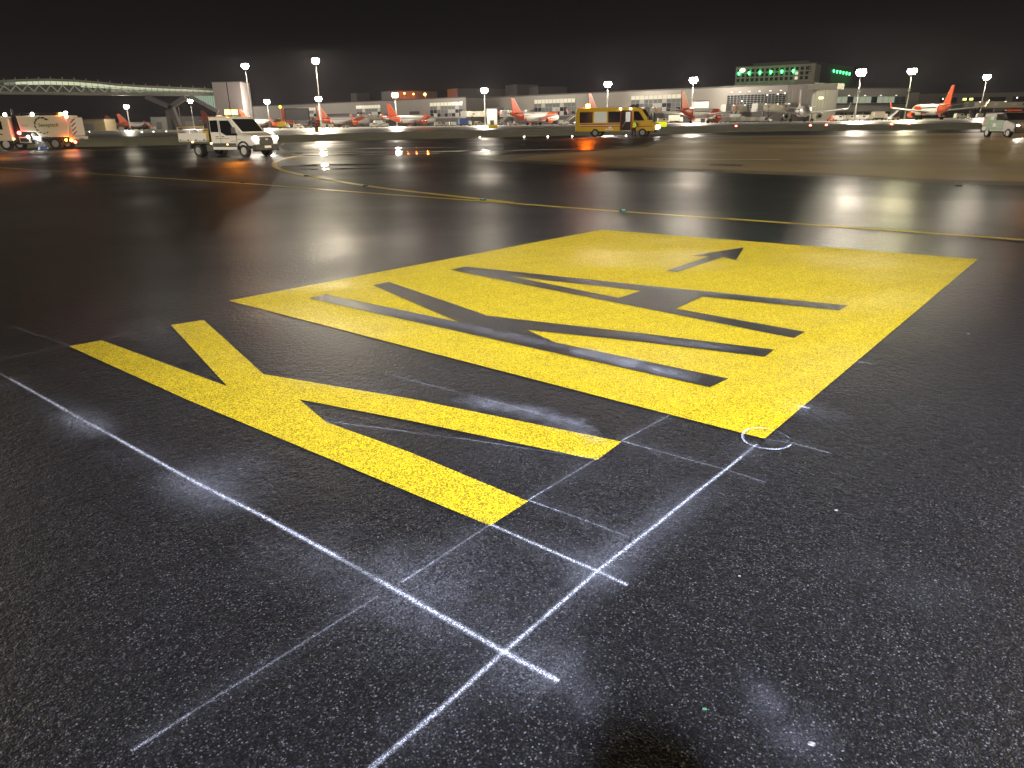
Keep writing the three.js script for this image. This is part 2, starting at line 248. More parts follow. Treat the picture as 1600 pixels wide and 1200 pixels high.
{ const c = [1.46, -3.73], pts = []; for (let i = 0; i <= 40; i++) { const t = i / 40 * Math.PI * 2; pts.push([c[0] + 0.125 * Math.cos(t) * (1 + 0.05 * Math.sin(3 * t)), c[1] + 0.14 * Math.sin(t)]); }
  tag(mesh('chalk_ring', ribbon(pts, 0.026, 0.015, true), M(0.70, 0.73, 0.80, 0.85, { alphaMap: dataTex(chalkTex(0.0, 6, 0, 0, 71, 512, 64), 512, 64, 1, 0.5, false), transparent: true })), 'white sprayed ring at the corner of the yellow board', 'chalk ring'); }
// loose overspray dust around the stencil edges
{ const N = 1024, d = new Uint8Array(N * N * 4), n = fbm(3, 6, 121); for (let j = 0; j < N; j++) for (let i = 0; i < N; i++) { const x = i / N - 0.5, y = j / N - 0.5, k = (j * N + i) * 4, w = n(i / N, j / N), a = Math.max(0, 1 - Math.hypot(x, y) * 2.05 - 0.5 * Math.max(0, 0.5 - w)), st = hgt[Math.floor(j * 0.34) * TN + Math.floor(i * 0.34) + 700]; d[k] = d[k + 1] = d[k + 2] = Math.round(255 * Math.min(1, Math.pow(a, 1.7) * Math.max(0, w - 0.3) * 3 * (st > 0.66 ? 1.4 : st > 0.5 ? 0.35 : 0.05))); d[k + 3] = 255; }
  const t = dataTex(d, N, N, 1, 1, false), dust = k => M(0.76, 0.78, 0.83, 0.9, { alphaMap: t, transparent: true, opacity: Math.min(1, k * 0.14) });
  const list = [[60, [1.26, -4.79], [0.52, -5.46], 0.3, 2.0], [61, [0.41, -4.00], [-0.26, -4.38], 0.26, 1.5], [62, [-0.41, -2.31], [-0.66, -2.52], 0.8, 0.55], [63, [-0.04, -2.05], [-0.26, -2.23], 0.6, 0.5], [64, [0.11, -1.92], [0.20, -1.83], 0.35, 0.5], [65, [-1.38, -3.20], [-1.65, -3.50], 0.7, 0.4], [66, [0.48, -3.75], [0.31, -3.96], 0.22, 1.0], [67, [0.42, -5.55], [-1.27, -6.92], 0.22, 1.0], [79, [1.79, -5.39], [1.00, -5.87], 0.22, 0.8], [80, [0.47, -8.29], [2.62, -7.07], 0.16, 0.6], [68, [0.86, -1.59], [0.75, -1.80], 0.28, 0.42], [69, [-0.56, -6.08], [-1.55, -7.07], 0.4, 0.25], [70, [0.40, -2.43], [0.26, -2.55], 0.3, 0.35], [71, [-0.77, -2.57], [-0.91, -2.58], 0.7, 0.3], [72, [0.31, -3.09], [0.09, -3.36], 1.2, 0.22], [73, [-0.01, -2.51], [-0.18, -2.70], 1.2, 0.22], [74, [-1.61, -4.81], [-0.79, -4.52], 0.3, 0.3], [75, [-3.03, -6.01], [-3.60, -6.46], 0.8, 0.25], [76, [1.95, -3.97], [1.79, -4.19], 0.35, 0.3], [77, [0.98, -3.13], [0.80, -3.34], 0.9, 0.16], [78, [1.68, -2.22], [1.38, -2.47], 0.5, 0.10]];
  const mats = {}, gs = {};
  let lift = 0;
  list.forEach(([sd, a, b, w, k]) => { const L = Math.hypot(b[0] - a[0], b[1] - a[1]), n = Math.max(1, Math.round(L / (w * 0.22))); for (let q = 0; q <= n; q++) { const e = q / n, z = w * rr(0.75, 1.35); (gs[k] ??= []).push(new THREE.PlaneGeometry(z, z).rotateX(-Math.PI / 2).rotateY(rnd() * 6.283).translate(a[0] + (b[0] - a[0]) * e + rr(-0.12, 0.12) * w, 0.015 + (lift += 0.00006), a[1] + (b[1] - a[1]) * e + rr(-0.12, 0.12) * w)); } });
  const root = thing('paint_overspray', 'white spray dust lying in soft smears over the asphalt and letters', 'overspray'); root.userData.kind = 'stuff';
  for (const k of Object.keys(gs)) mesh('overspray', gs[k], dust(+k), root); }
// a few pale chips of stone and paint flakes on the near asphalt
{ const spots = [[[1.52, -2.93], 0.006, 'pale chip of stone on the open asphalt right of the long line'], [[0.59, -1.74], 0.005, 'small greenish chip of glass near the dark shadow'], [[0.91, -2.43], 0.004, 'yellowish chip near the end of the long line'], [[5.67, -9.04], 0.012, 'pale chip beyond the far right corner of the yellow board'], [[3.87, -5.77], 0.009, 'flat pale chip on the dark asphalt far right of the board'], [[0.87, -1.60], 0.008, 'white clod in the smear by the bottom edge']];
  spots.forEach(([[x, z], r, l], i) => { const g = new THREE.IcosahedronGeometry(r, 1), p = g.attributes.position; for (let k = 0; k < p.count; k++) { const q = 1 + 0.25 * Math.sin(k * 2.7 + i) * 0.6; p.setXYZ(k, p.getX(k) * q * 1.4, p.getY(k) * 0.5, p.getZ(k) * q); } g.computeVertexNormals(); const o = mesh('stone_chip', g, i === 1 ? M(0.06, 0.2, 0.08, 0.3) : M(0.25, 0.24, 0.22, 0.7)); o.position.set(x, 0.006 + r * 0.3, z); tag(o, l, 'stone chip'); });
  const o = mesh('mud_spot', flat([0, 1, 2, 3, 4, 5, 6, 7, 8, 9].map(i => { const t = i / 10 * 6.283, k = 0.07 * (1 + 0.4 * Math.sin(i * 2.3)), c = [-2.59, -5.39]; return [c[0] + k * 1.3 * Math.cos(t), c[1] + k * Math.sin(t)]; }), 0.005), M(0.008, 0.008, 0.008, 0.5)); tag(o, 'dark oily spot between the arms of the yellow K', 'oil spot'); }

// ------------------------------------------------------------------ work-light tower and the person behind the camera (their light and shade fall into the picture)
const darkM = M(0.02, 0.02, 0.022, 0.6), steelM = M(0.45, 0.46, 0.47, 0.45, { metal: 0.6 }), galvM = M(0.42, 0.42, 0.40, 0.55, { metal: 0.3 }), rubberM = M(0.016, 0.016, 0.016, 0.85), whiteM = M(0.78, 0.77, 0.74, 0.35, { clearcoat: 0.6 }), glassDarkM = M(0.015, 0.016, 0.018, 0.06), blackTrimM = M(0.02, 0.02, 0.02, 0.5);
function spotLamp(parent, color, I, from, aim, angleDeg, pen, radius) {
  const L = new THREE.SpotLight(color, I, 0, angleDeg * Math.PI / 180, pen, 2); L.position.set(...from); L.target.position.set(...aim); L.shadow.radius = radius; L.castShadow = true; parent.add(L, L.target); return L;
}
function pointLamp(color, I, p, radius = 1) { const L = new THREE.PointLight(color, I, 0, 2); L.position.set(...p); L.shadow.radius = radius; L.castShadow = true; scene.add(L); return L; }
{
  const t = thing('lighting_tower', 'mobile lighting tower with four floodlights on a tall mast', 'lighting tower', [WORK_AT[0], 0, WORK_AT[2]]);
  mesh('trailer', [RB(2.0, 0.9, 1.2, 0, 0.75, 0.2, 0.08), B(2.6, 0.1, 0.2, 0, 0.35, 0.2)], M(0.7, 0.45, 0.02, 0.4), t);
  for (const s of [-1, 1]) mesh('wheel', new THREE.CylinderGeometry(0.32, 0.32, 0.2, 20).rotateX(Math.PI / 2).translate(0, 0.32, 0.2 + s * 0.72), rubberM, t);
  mesh('mast', [CY(0.09, 0.11, 5, 0, 3.5, 0.2), CY(0.06, 0.07, 5.2, 0, 8.3, 0.2)], galvM, t);
  mesh('crossbar', B(2.2, 0.08, 0.08, 0, 10.9, 0.2), galvM, t);
  const lampM = glow(0.95, 0.97, 1, 6);
  for (const x of [-0.9, -0.3, 0.3, 0.9]) { mesh('floodlight', RB(0.42, 0.34, 0.16, x, 11.0, 0.16, 0.03), darkM, t).rotation.set(0, 0, 0); mesh('lamp_face', B(0.36, 0.28, 0.02, x, 11.0, 0.07), lampM, t); }
  const from = k => [WORK_AT[0] + k, WORK_AT[1], WORK_AT[2] - 0.05];
  spotLamp(scene, 0xd6dfff, WORK_LIGHT, from(0.3), WORK_AIM, WORK_ANGLE, 1, 22);
  // the other heads are turned towards the vehicles out on the taxiway
  spotLamp(scene, 0xfff0d6, 6500, from(-0.3), [-17.5, 1.6, -46], 5, 1, 10);
  spotLamp(scene, 0xfff0d6, 8000, from(-0.9), [-42, 2.0, -68], 5.5, 1, 10);
  spotLamp(scene, 0xfff0d6, 9500, from(0.9), [13, 2.0, -84], 5, 1, 10);
}
// ------------------------------------------------------------------ people: joints with radii joined into one surface
function skin(bones, res, box, iso = 0) {
  const [x0, y0, z0, size] = box, mc = new MarchingCubes(res, new THREE.MeshBasicMaterial(), false, false, 400000); mc.isolation = 0;
  const K = 0.03;
  for (let k = 0; k < res; k++) for (let j = 0; j < res; j++) for (let i = 0; i < res; i++) {
    const p = [x0 + size * i / res, y0 + size * j / res, z0 + size * k / res]; let d = 9;
    for (const [a, b, ra, rb] of bones) {
      const ab = [b[0] - a[0], b[1] - a[1], b[2] - a[2]], ap = [p[0] - a[0], p[1] - a[1], p[2] - a[2]], t = Math.min(1, Math.max(0, (ap[0] * ab[0] + ap[1] * ab[1] + ap[2] * ab[2]) / (ab[0] ** 2 + ab[1] ** 2 + ab[2] ** 2 + 1e-9)));
      const q = Math.hypot(ap[0] - ab[0] * t, ap[1] - ab[1] * t, ap[2] - ab[2] * t) - (ra + (rb - ra) * t), h = Math.max(0, K - Math.abs(d - q)) / K; d = Math.min(d, q) - h * h * K / 4;
    }
    mc.field[k * res * res + j * res + i] = -d;
  }
  mc.update(); const n = mc.count, g = new THREE.BufferGeometry(), P = new Float32Array(mc.positionArray.slice(0, n * 3)), N = new Float32Array(mc.normalArray.slice(0, n * 3));
  for (let i = 0; i < n; i++) { P[i * 3] = x0 + size * (P[i * 3] + 1) / 2; P[i * 3 + 1] = y0 + size * (P[i * 3 + 1] + 1) / 2; P[i * 3 + 2] = z0 + size * (P[i * 3 + 2] + 1) / 2; }
  g.setAttribute('position', new THREE.BufferAttribute(P, 3)); g.computeVertexNormals(); g.setAttribute('uv', new THREE.BufferAttribute(new Float32Array(n * 2), 2)); return g;
}
const skinM = M(0.42, 0.24, 0.17, 0.6), navyM = M(0.016, 0.018, 0.03, 0.8), hivisM = M(0.50, 0.75, 0.03, 0.6), bootM = M(0.02, 0.018, 0.016, 0.6);
// faces +x; `lean` bends the upper body forward, `hands` are the wrist places
function person(label, pos, turn, o) {
  const t = thing('person', label, 'person', pos, turn);
  const hip = 0.94, sx = o.lean ?? 0, sh = [sx, 1.46, 0], nk = [sx * 1.1, 1.53, 0], hd = [sx * 1.2 + 0.03, 1.68, 0], st = o.step ?? 0.12;
  const legs = [[-1, -st], [1, st]].map(([s, f]) => ({ s, hip: [0, hip, s * 0.095], knee: [f * 0.6 + 0.03, 0.50, s * 0.10], ank: [f, 0.09, s * 0.11], toe: [f + 0.19, 0.045, s * 0.13] }));
  const arms = [-1, 1].map((s, i) => ({ s, sh: [sx, 1.43, s * 0.19], el: o.elbows[i], wr: o.wrists[i] }));
  const bones = [[[0, hip, -0.06], [0, hip, 0.06], 0.13, 0.13], [[0, hip, 0], [sx, 1.36, 0], 0.135, 0.155], [[sx, 1.40, -0.12], [sx, 1.40, 0.12], 0.075, 0.075], [sh, hd, 0.055, 0.055], [hd, [hd[0] + 0.015, hd[1] + 0.04, 0], 0.09, 0.098], [[hd[0] + 0.1, hd[1] + 0.0, 0], [hd[0] + 0.105, hd[1] - 0.015, 0], 0.014, 0.016]];
  for (const l of legs) bones.push([l.hip, l.knee, 0.085, 0.058], [l.knee, l.ank, 0.056, 0.04], [l.ank, l.toe, 0.045, 0.036]);
  const dirn = (a, b) => { const v = new THREE.Vector3(b[0] - a[0], b[1] - a[1], b[2] - a[2]).normalize(); return v; };
  for (const a of arms) {
    bones.push([a.sh, a.el, 0.052, 0.042], [a.el, a.wr, 0.040, 0.028]);
    const f = dirn(a.el, a.wr), side = new THREE.Vector3(0, 1, 0).cross(f).normalize(), dn = f.clone().cross(side).normalize(), w = new THREE.Vector3(...a.wr), palm = w.clone().addScaledVector(f, 0.08);
    bones.push([a.wr, palm.toArray(), 0.026, 0.032]);
    [[-0.03, 0.07], [-0.01, 0.085], [0.01, 0.08], [0.03, 0.06]].forEach(([q, L]) => { const r0 = palm.clone().addScaledVector(side, q), m = r0.clone().addScaledVector(f, L * 0.55), e = m.clone().addScaledVector(f, L * 0.35).addScaledVector(dn, -L * 0.25); bones.push([r0.toArray(), m.toArray(), 0.011, 0.010], [m.toArray(), e.toArray(), 0.010, 0.009]); });
    const th = w.clone().addScaledVector(f, 0.03).addScaledVector(side, -a.s * 0.03), te = th.clone().addScaledVector(f, 0.045).addScaledVector(side, -a.s * 0.03); bones.push([th.toArray(), te.toArray(), 0.012, 0.010]);
  }
  mesh('body', skin(bones, o.res, [-1.0, -0.03, -1.0, 2.0]), skinM, t);
  const grow = (list, e) => list.map(([a, b, ra, rb]) => [a, b, ra + e, rb + e]);
  mesh('trousers', skin(grow([bones[0], ...legs.flatMap(l => [[l.hip, l.knee, 0.085, 0.066], [l.knee, [l.ank[0], l.ank[1] + 0.04, l.ank[2]], 0.066, 0.055]])], 0.02), o.res, [-1.0, -0.03, -1.0, 2.0]), navyM, t);
  mesh('jacket', skin(grow([[[0, 0.95, 0], [sx, 1.36, 0], 0.145, 0.165], bones[2], ...arms.flatMap(a => [[a.sh, a.el, 0.056, 0.048], [a.el, a.wr, 0.048, 0.036]])], 0.024), o.res, [-1.0, -0.03, -1.0, 2.0]), o.jacket ?? navyM, t);
  if (o.vest) mesh('vest', skin(grow([[[0, 1.02, 0], [sx, 1.34, 0], 0.15, 0.17]], 0.036), o.res, [-1.0, -0.03, -1.0, 2.0]), hivisM, t);
  for (const l of legs) mesh('boot', skin([[[l.ank[0], 0.12, l.ank[2]], l.ank, 0.055, 0.055], [l.ank, l.toe, 0.05, 0.045]], 48, [l.ank[0] - 0.2, -0.03, l.ank[2] - 0.25, 0.5]), bootM, t);
  mesh(o.helmet ? 'helmet' : 'hair', o.helmet ? [new THREE.SphereGeometry(0.145, 20, 10, 0, 6.3, 0, 1.6).translate(hd[0] + 0.01, hd[1] + 0.03, 0), new THREE.CylinderGeometry(0.165, 0.17, 0.015, 20).translate(hd[0] + 0.035, hd[1] + 0.03, 0)] : new THREE.SphereGeometry(0.114, 16, 10, 0, 6.3, 0, 1.75).rotateZ(0.35).translate(hd[0], hd[1] + 0.045, 0), o.helmet ? whiteM : M(0.03, 0.02, 0.015, 0.8), t);
  return t;
}
person('person in dark work clothes and a white helmet standing on the near asphalt', [0.52, 0, 0.42], Math.PI / 2, { res: 64, lean: 0.0, step: 0.05, elbows: [[-0.02, 1.16, -0.25], [-0.02, 1.16, 0.25]], wrists: [[0.05, 0.92, -0.24], [0.05, 0.92, 0.24]], helmet: true, vest: true });

// a point seen at picture column x and row y (1600 x 1200), standing D metres ahead: used once, to find real places of far things
const camAxes = (() => { camera.updateMatrixWorld(true); const e = camera.matrixWorld.elements; return [new THREE.Vector3(e[0], e[1], e[2]), new THREE.Vector3(e[4], e[5], e[6]), new THREE.Vector3(-e[8], -e[9], -e[10])]; })();
const sight = (x, y, D) => { const v = camAxes[2].clone().addScaledVector(camAxes[0], (x - 800) / 1110).addScaledVector(camAxes[1], (600 - y) / 1110); return v.multiplyScalar(-D / v.z).add(camera.position); };
const atX = (x, D) => sight(x, 190, D).x, atY = (x, y, D) => sight(x, y, D).y;

// ------------------------------------------------------------------ apron floodlight masts
const mastFace = glow(1, 0.95, 0.84, 60);
function mast(label, base, h, I, warm = [1, 0.88, 0.70], catwalk = false) {
  const t = thing('light_mast', label, 'light mast', base, Math.atan2(-base[0], -base[2]), 'floodlight masts along the apron');
  mesh('base', CY(0.55, 0.7, 0.9, 0, 0.45, 0), concreteM, t);
  mesh('pole', CY(0.14, 0.30, h - 0.9, 0, 0.9 + (h - 0.9) / 2, 0), galvM, t);
  if (catwalk) mesh('platform', [CY(0.75, 0.75, 0.15, 0, h * 0.62, 0), CY(0.78, 0.78, 0.05, 0, h * 0.62 + 0.9, 0)], galvM, t);
  mesh('head_frame', [CY(1.5, 1.5, 0.14, 0, h - 0.5, 0, 20), CY(1.3, 1.3, 0.12, 0, h + 0.7, 0, 20), CY(0.14, 0.14, 1.6, 0, h, 0)], galvM, t);
  for (let i = 0; i < 12; i++) {
    const row = i < 3 ? 0 : i < 8 ? 1 : 2, n = [3, 5, 4][row], a = (i - [0, 3, 8][row] - (n - 1) / 2) * 0.5, y = h - 0.5 + row * 0.85, f = mesh('floodlight', RB(0.74, 0.62, 0.36, 0, 0, 0, 0.06), darkM, t); f.position.set(Math.sin(a) * 1.75, y, Math.cos(a) * 1.75); f.rotation.set(0.35, a, 0, 'YXZ');
    mesh('lamp_face', B(0.70, 0.58, 0.03, 0, 0, 0.2), mastFace, f);
  }
  const c = new THREE.Color().setRGB(...warm), L = new THREE.PointLight(c, I * MAST * 0.85, 0, 2); L.position.set(base[0], h + 0.4, base[2] + 2.6); L.shadow.radius = 40; L.castShadow = true; scene.add(L);
  spotLamp(scene, c, I * MAST * 1.0, [base[0], h + 0.2, base[2] + 2.6], [base[0] * 0.8, 0, base[2] + 48], 78, 0.5, 40);
}
const onG = (p) => [p[0], 0, p[2]];
mast('tallest floodlight mast left of centre with the strongest glare', onG([-91.36, 11.89, -372.00]), 29.79, 2.1, [1, 0.86, 0.62]);
mast('tall slim floodlight mast beside the lit tower of the bridge', onG([-134.69, 11.63, -400.00]), 30.02, 1.0);
mast('low floodlight mast just right of the bridge tower', onG([-157.08, 13.93, -500.00]), 15.89, 1.0);
mast('low floodlight mast under the tallest mast, by a tail fin', onG([-106.15, 10.12, -430.00]), 14.82, 1.0);
mast('floodlight mast left of the glazed bay above a parked jet', onG([-63.30, 2.72, -432.00]), 16.25, 0.9);
mast('floodlight mast with strong white glare above the airbridge at the centre', onG([-12.17, 1.96, -405.00]), 16.85, 1.3);
mast('floodlight mast standing directly behind the yellow bus', onG([48.58, 1.07, -372.00]), 17.61, 1.2, [1, 0.88, 0.7], true);
mast('floodlight mast right of the bus over the dark red tail', onG([83.41, 3.28, -345.00]), 17.50, 1.2, [1, 0.88, 0.7], true);
mast('floodlight mast in front of the long office block right of the hotel', onG([137.49, 2.13, -300.00]), 17.25, 0.95, [1, 0.88, 0.7], true);
mast('floodlight mast with yellowish light left of the right-hand jet', onG([175.61, 0.52, -335.00]), 19.20, 0.75, [1, 0.92, 0.55], true);
mast('floodlight mast rightmost of all, above the long pier roof', onG([249.08, 10.70, -400.00]), 19.34, 0.8);
mast('small far floodlight mast seen below the left part of the bridge', onG([-279.16, 5.91, -560.00]), 15.60, 0.7);
mast('small far floodlight mast seen between the bridge legs and stair', onG([-240.23, 9.00, -580.00]), 19.44, 0.7);
mast('tall floodlight mast standing out beyond the green van', [118, 0, -46], 24, 8, [1, 0.80, 0.52]);
mast('tall floodlight mast standing out beyond the sweeper truck', [-125, 0, -62], 24, 4.5, [1, 0.86, 0.64]);
mast('tall floodlight mast beyond the left end of the footbridge', [-372, 0, -395], 26, 1.6);
mast('floodlight mast far out to the left near the sweeper side', [-300, 0, -300], 24, 1.2);
mesh('pole', CY(0.3, 0.35, 14.50, -223.90, 14.50 / 2, -520), galvM).name = 'bare_pole'; tag(scene.children[scene.children.length - 1], 'bare lit pole rising beside the bridge legs', 'pole');

// ------------------------------------------------------------------ aircraft
const orange = [0.80, 0.10, 0.015];
const liveryTex = canvasTex(1024, 256, (c, w, h) => {   // u tail to nose, v belly to crown (canvas top = crown)
  c.fillStyle = '#e9e7e4'; c.fillRect(0, 0, w, h); c.fillStyle = '#e4571e';
  c.beginPath(); c.moveTo(0, 0); c.lineTo(w * 0.20, 0); c.bezierCurveTo(w * 0.22, h * 0.4, w * 0.25, h * 0.7, w * 0.33, h); c.lineTo(0, h); c.fill();
  c.beginPath(); c.moveTo(w * 0.50, h * 0.86); c.lineTo(w * 0.74, h * 0.14); c.lineTo(w * 0.86, 0); c.lineTo(w * 0.955, h * 0.10); c.lineTo(w * 0.84, h * 0.36); c.lineTo(w * 0.58, h * 0.92); c.fill();
});
const liveryTexB = canvasTex(512, 128, (c, w, h) => { c.fillStyle = '#eceae8'; c.fillRect(0, 0, w, h); c.fillStyle = '#7c1712'; c.fillRect(w * 0.62, h * 0.55, w * 0.22, h * 0.45); c.fillRect(0, 0, w * 0.12, h); });
const hullM = M(1, 1, 1, 0.35, { map: liveryTex, clearcoat: 0.4 }), hullBM = M(1, 1, 1, 0.35, { map: liveryTexB, clearcoat: 0.4 });
const orangeM = M(...orange, 0.35, { clearcoat: 0.4 }), wingM = M(0.5, 0.5, 0.5, 0.4), redM = M(0.35, 0.03, 0.02, 0.4), windowDarkM = M(0.02, 0.02, 0.025, 0.1), lipM = M(0.75, 0.75, 0.76, 0.2, { metal: 0.9 });
function hullGeo(L) {
  const n = 56, m = 24, pos = [], uv = [], idx = [];
  const prof = u => { // u tail..nose -> radius, centre height
    let r = 1.98, c = 3.75;
    if (u < 0.34) { const t = u / 0.34; r = 0.32 + 1.66 * Math.sin(t * Math.PI / 2) ** 0.9; c = 3.75 + 1.35 * Math.pow(1 - t, 1.5); }
    if (u > 0.87) { const t = (1 - u) / 0.13; r = 1.98 * Math.pow(Math.max(0, 1 - (1 - t) ** 2.1), 0.55); c = 3.75 - 0.55 * Math.pow(1 - t, 2); }
    return [Math.max(0.02, r), c];
  };
  for (let i = 0; i <= n; i++) { const u = i < 44 ? i / 44 * 0.87 : 0.87 + 0.13 * Math.sin((i - 44) / 12 * Math.PI / 2), [r, c] = prof(u); for (let j = 0; j <= m; j++) { const a = j / m * Math.PI * 2; pos.push((u - 0.5) * L, c - r * Math.cos(a), r * Math.sin(a)); uv.push(u, 1 - Math.abs(1 - a / Math.PI)); } }
  for (let i = 0; i < n; i++) for (let j = 0; j < m; j++) { const k = i * (m + 1) + j; idx.push(k, k + m + 1, k + 1, k + 1, k + m + 1, k + m + 2); }
  const g = new THREE.BufferGeometry(); g.setAttribute('position', new THREE.Float32BufferAttribute(pos, 3)); g.setAttribute('uv', new THREE.Float32BufferAttribute(uv, 2)); g.setIndex(idx); g.computeVertexNormals(); return g;
}
function loftWing(sections) { // each: [leX, teX, y, z, thick] -> a closed aerofoil-like solid
  const pos = [], idx = [], ring = (s) => { const [l, t, y, z, k] = s, c = l - t; return [[t, y, z], [t + c * 0.35, y + k * 0.45, z], [t + c * 0.7, y + k * 0.6, z], [l, y, z], [t + c * 0.7, y - k * 0.4, z], [t + c * 0.35, y - k * 0.3, z]]; };
  sections.forEach(s => pos.push(...ring(s).flat())); const q = 6;
  for (let i = 0; i < sections.length - 1; i++) for (let j = 0; j < q; j++) { const a = i * q + j, b = i * q + (j + 1) % q; idx.push(a, b, a + q, b, b + q, a + q); }
  const e = (sections.length - 1) * q; for (let j = 1; j < q - 1; j++) idx.push(0, j + 1, j, e, e + j, e + j + 1);
  const g = new THREE.BufferGeometry(); g.setAttribute('position', new THREE.Float32BufferAttribute(pos, 3)); g.setIndex(idx); const o = g.toNonIndexed(); o.computeVertexNormals(); o.setAttribute('uv', new THREE.BufferAttribute(new Float32Array(o.attributes.position.count * 2), 2)); return o;
}
function makeJet(style) {
  const L = 37.6, h = L / 2, t = thing('passenger_jet', 'x', 'aircraft'), hull = style === 'red' ? hullBM : hullM, finM = style === 'red' ? whiteM : orangeM;
  mesh('fuselage', hullGeo(L), hull, t);
  const fin = new THREE.Shape(); fin.moveTo(-h + 9.6, 5.5); fin.lineTo(-h + 7.2, 6.3); fin.lineTo(-h + 2.4, 11.75); fin.lineTo(-h + 0.5, 11.75); fin.lineTo(-h + 1.6, 5.6); fin.closePath();
  mesh('tail_fin', new THREE.ExtrudeGeometry(fin, { depth: 0.22, bevelEnabled: true, bevelSize: 0.08, bevelThickness: 0.08, bevelSegments: 1 }).translate(0, 0, -0.11), finM, t);
  mesh('fin_edge', beam([-h + 7.25, 6.3, 0], [-h + 2.45, 11.75, 0], 0.28, 0.34), whiteM, t);
  if (style === 'red') mesh('fin_stripe', B(2.2, 1.6, 0.5, -h + 3.6, 7.6, 0), redM, t);
  for (const s of [-1, 1]) {
    mesh('wing', loftWing([[4.2, -3.2, 2.9, s * 1.7, 0.9], [0.9, -3.4, 3.4, s * 6.2, 0.6], [-4.9, -6.5, 4.5, s * 16.6, 0.25]]), wingM, t);
    mesh('winglet', loftWing([[-4.9, -6.5, 4.5, s * 16.6, 0.2], [-6.4, -7.2, 6.7, s * 17.3, 0.1]]), finM, t);
    mesh('tailplane', loftWing([[-h + 5.8, -h + 2.2, 5.0, s * 0.8, 0.4], [-h + 2.4, -h + 1.0, 5.6, s * 6.2, 0.15]]), wingM, t);
    const prof = [[0.62, 0], [0.95, 0.1], [1.12, 0.5], [1.15, 1.4], [1.0, 2.6], [0.72, 3.7]].map(p => new THREE.Vector2(...p));
    const e = mesh('engine', new THREE.LatheGeometry(prof, 22).rotateZ(Math.PI / 2), style === 'red' ? whiteM : orangeM, t); e.position.set(5.2, 2.0, s * 5.75);
    mesh('intake_lip', new THREE.TorusGeometry(0.96, 0.1, 8, 24).rotateY(Math.PI / 2).translate(0, 0, 0), lipM, e);
    mesh('fan', new THREE.CircleGeometry(0.92, 20).rotateY(Math.PI / 2).translate(-0.35, 0, 0), darkM, e);
    mesh('pylon', B(2.6, 0.8, 0.25, 3.2, 3.0, s * 5.75), whiteM, t);
    mesh('main_gear', [bar([-1.2, 3, s * 3.6], [-1.2, 0.55, s * 3.8], 0.14), new THREE.CylinderGeometry(0.56, 0.56, 0.4, 16).rotateX(Math.PI / 2).translate(-1.2, 0.56, s * 3.5), new THREE.CylinderGeometry(0.56, 0.56, 0.4, 16).rotateX(Math.PI / 2).translate(-1.2, 0.56, s * 4.15)], rubberM, t);
    mesh('cabin_windows', Array.from({ length: 44 }, (_, i) => B(0.24, 0.36, 0.06, -10.5 + i * 0.55, 4.35, s * 1.905)), windowDarkM, t).userData.kind = 'stuff';
    mesh('cockpit_window', beam([h - 3.0, 4.35, s * 1.55], [h - 1.75, 4.2, s * 0.75], 0.5, 0.16), windowDarkM, t);
    for (const x of [h - 5.2, -h + 8.2]) mesh('cabin_door', B(0.9, 1.8, 0.06, x, 3.7, s * 1.96), whiteM, t);
  }
  mesh('nose_gear', [bar([h - 5, 2.4, 0], [h - 5, 0.4, 0], 0.1), new THREE.CylinderGeometry(0.38, 0.38, 0.3, 14).rotateX(Math.PI / 2).translate(h - 5, 0.38, 0.22), new THREE.CylinderGeometry(0.38, 0.38, 0.3, 14).rotateX(Math.PI / 2).translate(h - 5, 0.38, -0.22)], rubberM, t);
  return t;
}
const jets = []; const jet0 = makeJet('orange'), jet1 = makeJet('red');
function jet(src, first, label, x, z, th) {
  let o = src; if (!first) { o = src.clone(); o.name = numbered('passenger_jet'); scene.add(o); }
  o.position.set(x, 0, z); o.rotation.y = th; tag(o, label, 'aircraft', src === jet0 ? 'orange-tailed jets parked at the terminal' : undefined); jets.push(o); return o;
}
jet(jet0, true, 'orange-tailed white jet at centre, parked left of the yellow bus', 12.99, -358.61, 0.8901);
jet(jet0, false, 'orange-tailed white jet below the mast left of the glazed bay', -54.41, -430.61, 0.8901);
jet(jet0, false, 'orange-tailed white jet whose tail rises under the tallest mast', -98.10, -454.75, 0.8203);
jet(jet0, false, 'orange-tailed jet in front of the dark screen, next right of the tipper truck', -129.39, -489.41, 0.7941);
jet(jet0, false, 'orange-tailed white jet in the open gap left of the bridge legs', -288.58, -598.71, 0.8988);
jet(jet0, false, 'far orange-tailed jet with its tail furthest left under the bridge', -323.68, -647.40, 0.8727);
jet(jet0, false, 'orange-tailed jet half hidden behind the load bed of the tipper truck', -195.37, -528.97, 0.8378);
jet(jet0, false, 'dim orange-tailed jet showing only its fin above the tipper cab', -163.37, -508.81, 0.9076);
jet(jet0, false, 'jet hidden by the yellow bus with only its fin above the bus roof', 42.70, -318.21, 0.9425);
jet(jet0, false, 'orange-tailed jet right of the bus, in front of the pale gate house', 77.80, -305.51, 0.8814);
jet(jet0, false, 'orange-tailed jet pointing away, furthest right beside the long pier', 164.84, -295.54, 1.4050);
jet(jet1, true, 'white and dark red jet seen nose-on below the hotel', 110.55, -285, -1.86);

